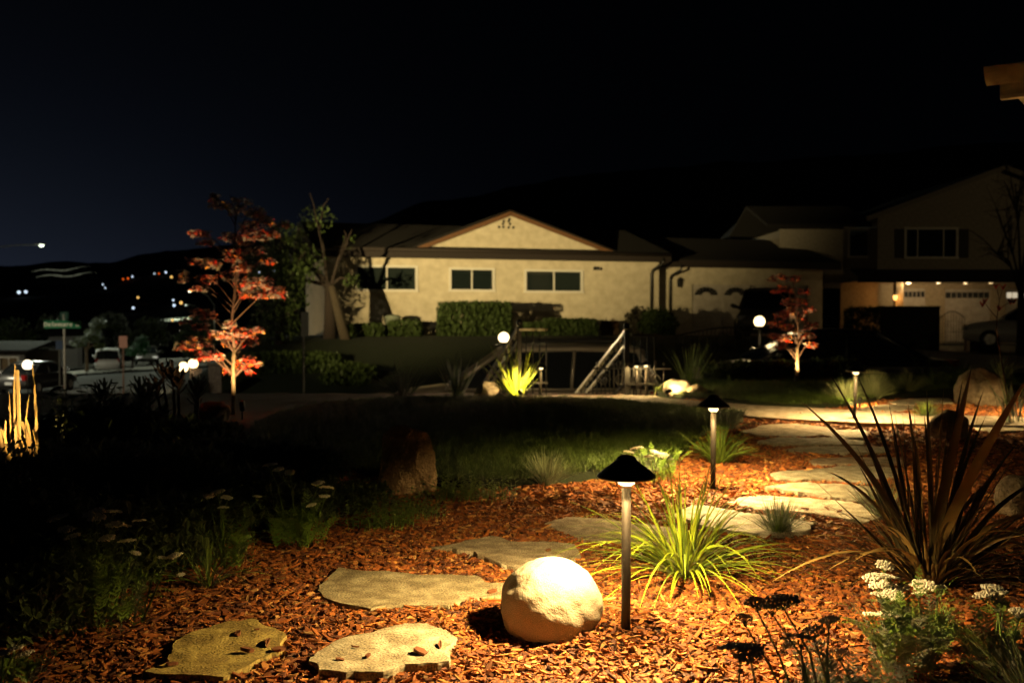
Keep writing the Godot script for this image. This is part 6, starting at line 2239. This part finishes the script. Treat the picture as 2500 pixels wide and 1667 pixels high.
	tube(s, [Vector3(3.037, 1.019, -6.2) - at, Vector3(3.055, 1.095, -6.2) - at], [0.002, 0.002], 5)
	tube(s, [Vector3(3.029, 0.965, -6.2) - at, Vector3(3.086, 1, -6.2) - at, Vector3(3.115, 1.014, -6.2) - at], [0.002, 0.002, 0.002], 5)
	tube(s, [fork, Vector3(3.098, 0.667, -6.2) - at, Vector3(3.114, 0.721, -6.2) - at], [0.004, 0.003, 0.002], 5)
	obj("stem", s, mat(0.12, 0.06, 0.03, 0.7), o)
	for q in [Vector3(3.014, 1.111, -6.2), Vector3(3.057, 1.106, -6.2), Vector3(2.945, 1.019, -6.2), Vector3(2.931, 1, -6.2), Vector3(3.105, 1.014, -6.2), Vector3(3.126, 1.019, -6.2), Vector3(3.037, 0.976, -6.2)]:
		s = mb()
		for k in 7:
			var a := TAU * k / 7 + rr(-0.3, 0.3)
			strap(s, Vector3(0, -0.02, 0), Vector3(cos(a) * 0.008, 0.004, sin(a) * 0.008), Vector3(cos(a) * 0.024, rr(0.006, 0.024), sin(a) * 0.024), 0.011, 0.3, 4)
		obj("flower", s, M.red, o).position = q - at
	for k in 26:
		s = mb()
		var a := rng.randf() * TAU
		var l := rr(0.25, 0.62)
		var d := Vector3(cos(a), 0, sin(a)) * rr(0.1, 0.6)
		strap(s, Vector3(rr(-0.1, 0.1), 0, rr(-0.1, 0.1)), d * l * 0.4 + Vector3(0, l * 0.6, 0), d * l + Vector3(0, l * rr(0.7, 1.0), 0), 0.017, 0.2, 8)
		obj("leaf", s, M.green if k % 2 else M.shrub, o)


func house_plants():
	# clipped and loose shrubs before the ranch house
	bush("clipped_hedge", "tall square clipped hedge between the left and middle windows", Vector3(-1.377, -0.15, -36.60), Vector3(1.36, 0.78, 0.7), 4200, 0.055, M.shrub, 0.85, "shrubs before the ranch house", "hedge")
	bush("clipped_hedge", "lower clipped hedge below the right window", Vector3(2.171, -0.1, -37.60), Vector3(1.06, 0.44, 0.6), 2400, 0.055, M.shrub, 0.7, "shrubs before the ranch house", "hedge")
	bush("round_bush", "low round bush left of the clipped hedge below the right window", Vector3(0.797, -0.1, -37.20), Vector3(0.75, 0.42, 0.6), 1500, 0.05, M.shrub, 0.0, "shrubs before the ranch house")
	bush("round_bush", "round bush left of the tall square hedge", Vector3(-3.895, -0.1, -36.20), Vector3(0.66, 0.42, 0.55), 1500, 0.05, M.shrub, 0.3, "shrubs before the ranch house")
	bush("round_bush", "leftmost low bush below the left window", Vector3(-5.263, -0.1, -35.60), Vector3(0.72, 0.36, 0.5), 1400, 0.05, M.shrub, 0.4, "shrubs before the ranch house")
	bush("round_bush", "large round bush in front of the downspouts", Vector3(5.657, -0.1, -38.50), Vector3(0.85, 0.68, 0.7), 2300, 0.06, M.shrub, 0.0, "shrubs before the ranch house")
	bush("round_bush", "greyer loose bush left of the large round bush", Vector3(4.946, -0.1, -39.00), Vector3(0.6, 0.72, 0.5), 1300, 0.06, leaf_mat(0.05, 0.045, 0.03, 0.2), 0.0, "shrubs before the ranch house")
	for q in [[3.611, "left one of two thin rose bushes before the cream wall"], [3.948, "right one of two thin rose bushes before the cream wall"]]:
		bush("rose_bush", q[1], Vector3(q[0], -0.1, -38.6), Vector3(0.22, 0.46, 0.2), 260, 0.06, leaf_mat(0.07, 0.04, 0.02, 0.2), 0.0, "rose bushes")
	bush("clipped_hedge", "dark hedge below the orange lit side wall of the two storey house", Vector3(14.632, -0.5, -41.00), Vector3(0.95, 0.88, 0.4), 1800, 0.06, M.shrub, 0.7, "", "hedge")
	bush("added_shade_hedge", "unseen evergreen added left of the frame to shade the trees on the bank", Vector3(-10.75, -1.95, -17.0), Vector3(0.78, 2.7, 0.5), 3400, 0.08, M.shrub, 0.9, "", "hedge")  # added out of view, keeps the flood lamp off the trees behind
	bush("clipped_hedge", "long dark hedge on the bank left of the ranch house", Vector3(-7.034, -1.3, -30.50), Vector3(1.9, 0.55, 0.5), 2400, 0.06, M.shrub, 0.5, "", "hedge")
	bush("round_bush", "loose bush on the dark bank right of the long hedge", Vector3(-4.77, -1.2, -29.00), Vector3(0.9, 0.4, 0.5), 1100, 0.06, M.shrub, 0.0, "shrubs before the ranch house")
	var bin := thing("garden_bin", "pale bin half hidden behind a bush left of the tall hedge", "bin", Vector3(-4.433, -0.05, -37.00))
	var s := mb()
	lathe(s, [[0.0, 0.0], [0.24, 0.0], [0.29, 0.85], [0.31, 0.86], [0.31, 0.92], [0.2, 0.98], [0.0, 1.0]], 20)
	obj("barrel", s, mat(0.17, 0.20, 0.15, 0.6), bin)
	var toy := thing("garden_slide", "small blue and red plastic slide at the left corner of the ranch house", "toy", Vector3(-5.794, -0.15, -36.00), 0.3)
	s = mb()
	tube(s, [Vector3(-0.1, 0.1, 0), Vector3(0.1, 0.4, 0), Vector3(0.3, 0.66, 0), Vector3(0.45, 0.68, 0)], [0.13, 0.13, 0.13, 0.11], 8)
	obj("chute", s, mat(0.02, 0.03, 0.35, 0.5), toy)
	obj("ladder", block(Vector3(-0.05, 0.16, 0.1), Vector3(0.12, 0.34, 0.1), 0.02), mat(0.4, 0.06, 0.03, 0.5), toy)
	# tree at the left corner of the ranch house: dark trunk, limb to the right, pale leaning prop
	var t: Node3D = tree("dark tree with a forked trunk before the left corner of the ranch house", Vector3(-6.246, -0.2, -34.00), 2.2, [[Vector3(0.8, 2.3, 0), 0.36, 80], [Vector3(0.7, 3.6, 0.2), 0.4, 20], [Vector3(-0.9, 2.9, 0), 0.9, 500], [Vector3(-1.6, 3.6, -0.3), 1.0, 500], [Vector3(-0.4, 4.4, 0), 0.7, 160], [Vector3(-1.9, 2.2, 0.2), 0.8, 350]], 0.26, 0.075, M.shrub)
	s = mb()
	tube(s, [Vector3(0.72, -0.1, 0.3), Vector3(0.42, 0.9, 0.2), Vector3(0.1, 2.1, 0.1)], [0.2, 0.16, 0.12], 9)
	obj("leaning_trunk", s, grain(mat(0.11, 0.09, 0.055, 0.9), tex.bark, tex.rough, 2.0, 1.2), t)
	tree("dense dark tree left of the ranch house, behind the red maple", Vector3(-7.736, -0.6, -33.00), 1.6, [[Vector3(0, 2.2, 0), 1.1, 900], [Vector3(-0.3, 3.2, 0), 0.9, 600], [Vector3(0.5, 3.0, 0), 0.8, 500], [Vector3(0, 1.3, 0.3), 1.0, 700], [Vector3(0.1, 4.2, 0), 0.6, 220]], 0.2, 0.08, M.shrub)
	tree("bare branched tree before the two storey house at the right edge", Vector3(15.338, -0.6, -30.00), 2.6, [[Vector3(-0.6, 4.2, 0), 0.9, 0], [Vector3(0.3, 4.8, 0), 1.0, 0], [Vector3(-0.9, 3.4, 0.3), 0.8, 0], [Vector3(0.6, 3.8, 0.2), 0.9, 0], [Vector3(-0.2, 5.4, 0), 0.8, 0]], 0.16, 0.06, M.wood, true)
	# street trees in the distance on the left
	tree("small green tree with pale trunk left of the silver car", Vector3(-29.97, -3.9, -70.00), 2.6, [[Vector3(0.5, 3.4, 0), 0.7, 320], [Vector3(0.8, 4.2, 0), 0.6, 220], [Vector3(-0.5, 2.9, 0), 0.6, 160], [Vector3(0.9, 2.6, 0), 0.4, 80]], 0.16, 0.13, leaf_mat(0.05, 0.075, 0.004, 0.3), false, M.paletrunk)
	tree("small bright green tree right of the pale pink sign", Vector3(-27.13, -3.9, -71.00), 1.5, [[Vector3(0.6, 2.4, 0), 0.75, 420], [Vector3(0.0, 2.2, 0), 0.5, 160], [Vector3(0.7, 3.0, 0), 0.5, 160]], 0.15, 0.12, leaf_mat(0.008, 0.08, 0.012, 0.3))
	for q in [[345, 88.0, 3.4, "dark tree left of the climbing road"], [452, 84.0, 3.4, "dark tree right of the climbing road, behind the globe lamps"], [120, 92.0, 3.6, "dark tree behind the street sign"], [30, 80.0, 3.2, "dark tree behind the low house at the left edge"], [255, 95.0, 3.8, "dark tree behind the silver car"]]:
		var d: float = q[1]
		var x: float = (q[0] - 1176.0) / 2287.0 * d
		var h: float = q[2]
		tree(q[3], Vector3(x, -4.6, -d), h, [[Vector3(0, h + 1.0, 0), 1.5, 420], [Vector3(-0.8, h, 0.3), 1.2, 300], [Vector3(0.8, h + 0.2, 0.2), 1.2, 300], [Vector3(0, h - 1.2, 0.4), 1.2, 260]], 0.22, 0.2, M.shrub)


# ---------------------------------------------------------------- lawn and bark

func chip_mesh(sd: int) -> ArrayMesh:
	# flake of bark: an irregular, slightly cupped plate
	var g := RandomNumberGenerator.new()
	g.seed = sd
	var s := mb()
	s.set_smooth_group(-1)
	var n := 6
	var l := g.randf_range(0.013, 0.021)
	var w := l * g.randf_range(0.35, 0.75)
	if sd % 4 == 3:
		l *= g.randf_range(1.5, 2.3)
		w = l * g.randf_range(0.1, 0.2)
	var th := g.randf_range(0.002, 0.0045)
	var bend := g.randf_range(-9.0, 12.0)
	var top := []
	var low := []
	for k in n:
		var a := -TAU * k / n + g.randf_range(-0.25, 0.25)
		var r := g.randf_range(0.75, 1.15)
		var p := Vector3(cos(a) * l * r, 0, sin(a) * w * r)
		p.y = bend * (p.x * p.x + p.z * p.z * 2.0)
		top.append(p + Vector3(0, th, 0))
		low.append(p * Vector3(0.92, 1, 0.92) - Vector3(0, th, 0))
	bridge(s, [low, top])
	s.generate_normals()
	return s.commit()


func blades(n: int, h: float, r: float, w: float, sd: int) -> ArrayMesh:
	var s := mb()
	var keep := rng.state
	rng.seed = sd
	for k in n:
		var a := rng.randf() * TAU
		var f := Vector3(cos(a), 0, sin(a)) * rng.randf() * r
		var d := Vector3(rr(-1, 1), 0, rr(-1, 1)) * h * 0.55
		var l := h * rr(0.6, 1.15)
		strap(s, f, f + Vector3(d.x * 0.3, l * 0.6, d.z * 0.3), f + Vector3(d.x, l, d.z), w, 0.15, 3)
	rng.state = keep
	s.generate_normals()
	return s.commit()


func scatter(called: String, meshes: Array, spots: Array, m: Material, tints := []) -> Array:
	var out := []
	for k in meshes.size():
		var mine := []
		for i in range(k, spots.size(), meshes.size()):
			mine.append(i)
		var mm := MultiMesh.new()
		mm.transform_format = MultiMesh.TRANSFORM_3D
		mm.use_colors = not tints.is_empty()
		mm.mesh = meshes[k]
		mm.instance_count = mine.size()
		for i in mine.size():
			mm.set_instance_transform(i, spots[mine[i]])
			if tints:
				mm.set_instance_color(i, tints[mine[i]])
		var mi := MultiMeshInstance3D.new()
		mi.name = called
		mi.multimesh = mm
		mi.material_override = m
		mi.set_meta("kind", "stuff")
		out.append(mi)
	return out


func lawn_and_bark():
	# grass of the lawn
	var spots := []
	for q in [[keep_out[0], 17000, 0.04], [keep_out[1], 9000, 0.038]]:
		var pts: PackedVector2Array = q[0]
		var lo := pts[0]
		var hi := pts[0]
		for p in pts:
			lo = lo.min(p)
			hi = hi.max(p)
		var got := 0
		var tries := 0
		while got < q[1] and tries < 60000:
			tries += 1
			var p := Vector2(rr(lo.x, hi.x), rr(lo.y, hi.y))
			if not Geometry2D.is_point_in_polygon(p, pts):
				continue
			got += 1
			var sc := rr(0.75, 1.3)
			spots.append(Transform3D(Basis(Vector3.UP, rng.randf() * TAU).scaled(Vector3(sc, sc * rr(0.7, 1.15), sc)), Vector3(p.x, q[2], p.y)))
	var lawn := Node3D.new()
	lawn.name = "grass"
	lawn.set_meta("kind", "stuff")
	tag(lawn, "short green grass of the dark lawn and the strip beyond the walkway", "grass")
	add_child(lawn)
	for mi in scatter("blades", [blades(11, 0.042, 0.035, 0.0045, 5), blades(11, 0.048, 0.035, 0.0045, 6), blades(11, 0.036, 0.04, 0.0045, 7)], spots, M.grass):
		lawn.add_child(mi, true)
	# bark chips
	spots = []
	var tints := []
	for zone in [[-1.95, -3.2, 12500.0, 0.62], [-3.2, -4.8, 9000.0, 0.68], [-4.8, -7.2, 4300.0, 0.88], [-7.2, -11.0, 1800.0, 1.2]]:
		var z0: float = zone[0]
		var z1: float = zone[1]
		var wide := 0.53 * absf(z1) + 0.25
		var left := -wide if z1 > -5.0 else (-1.6 if z1 > -8.0 else 0.9)
		var n := int((wide - left) * (z0 - z1) * float(zone[2]))
		for k in n:
			var x := rr(left, wide)
			var z := rr(z1, z0)
			if absf(x) > 0.53 * absf(z) + 0.25:
				continue
			var p := Vector2(x, z)
			var bad := false
			for o in keep_out:
				if p.distance_squared_to(o[0]) < 9.0 and Geometry2D.is_point_in_polygon(p, o):
					bad = true
					break
			if bad or Geometry2D.is_point_in_polygon(p, lawn_outline):
				continue
			var sc: float = zone[3] * (0.45 + 1.25 * pow(rng.randf(), 1.6))
			var y := bed_y(x, z) + rr(0.0, 0.014)
			var b := Basis(Vector3.UP, rng.randf() * TAU) * Basis(Vector3.RIGHT, rr(-1, 1) * rr(0.0, 0.75)) * Basis(Vector3.BACK, rr(-1, 1) * rr(0.0, 0.75))
			spots.append(Transform3D(b.scaled(Vector3.ONE * sc), Vector3(x, y, z)))
			var v := rr(0.3, 1.1)
			var kind := rng.randf()
			var c := Color(0.31, 0.090, 0.013) if kind < 0.60 else (Color(0.46, 0.195, 0.042) if kind < 0.74 else (Color(0.13, 0.035, 0.010) if kind < 0.95 else Color(0.50, 0.27, 0.09)))
			tints.append(Color(c.r * v, c.g * v, c.b * v))
	var bark := Node3D.new()
	bark.name = "bark_chips"
	bark.set_meta("kind", "stuff")
	tag(bark, "reddish brown bark chips covering the garden beds", "bark mulch")
	add_child(bark)
	var kinds := []
	for k in 12:
		kinds.append(chip_mesh(500 + k))
	for mi in scatter("chips", kinds, spots, M.chip, tints):
		bark.add_child(mi, true)
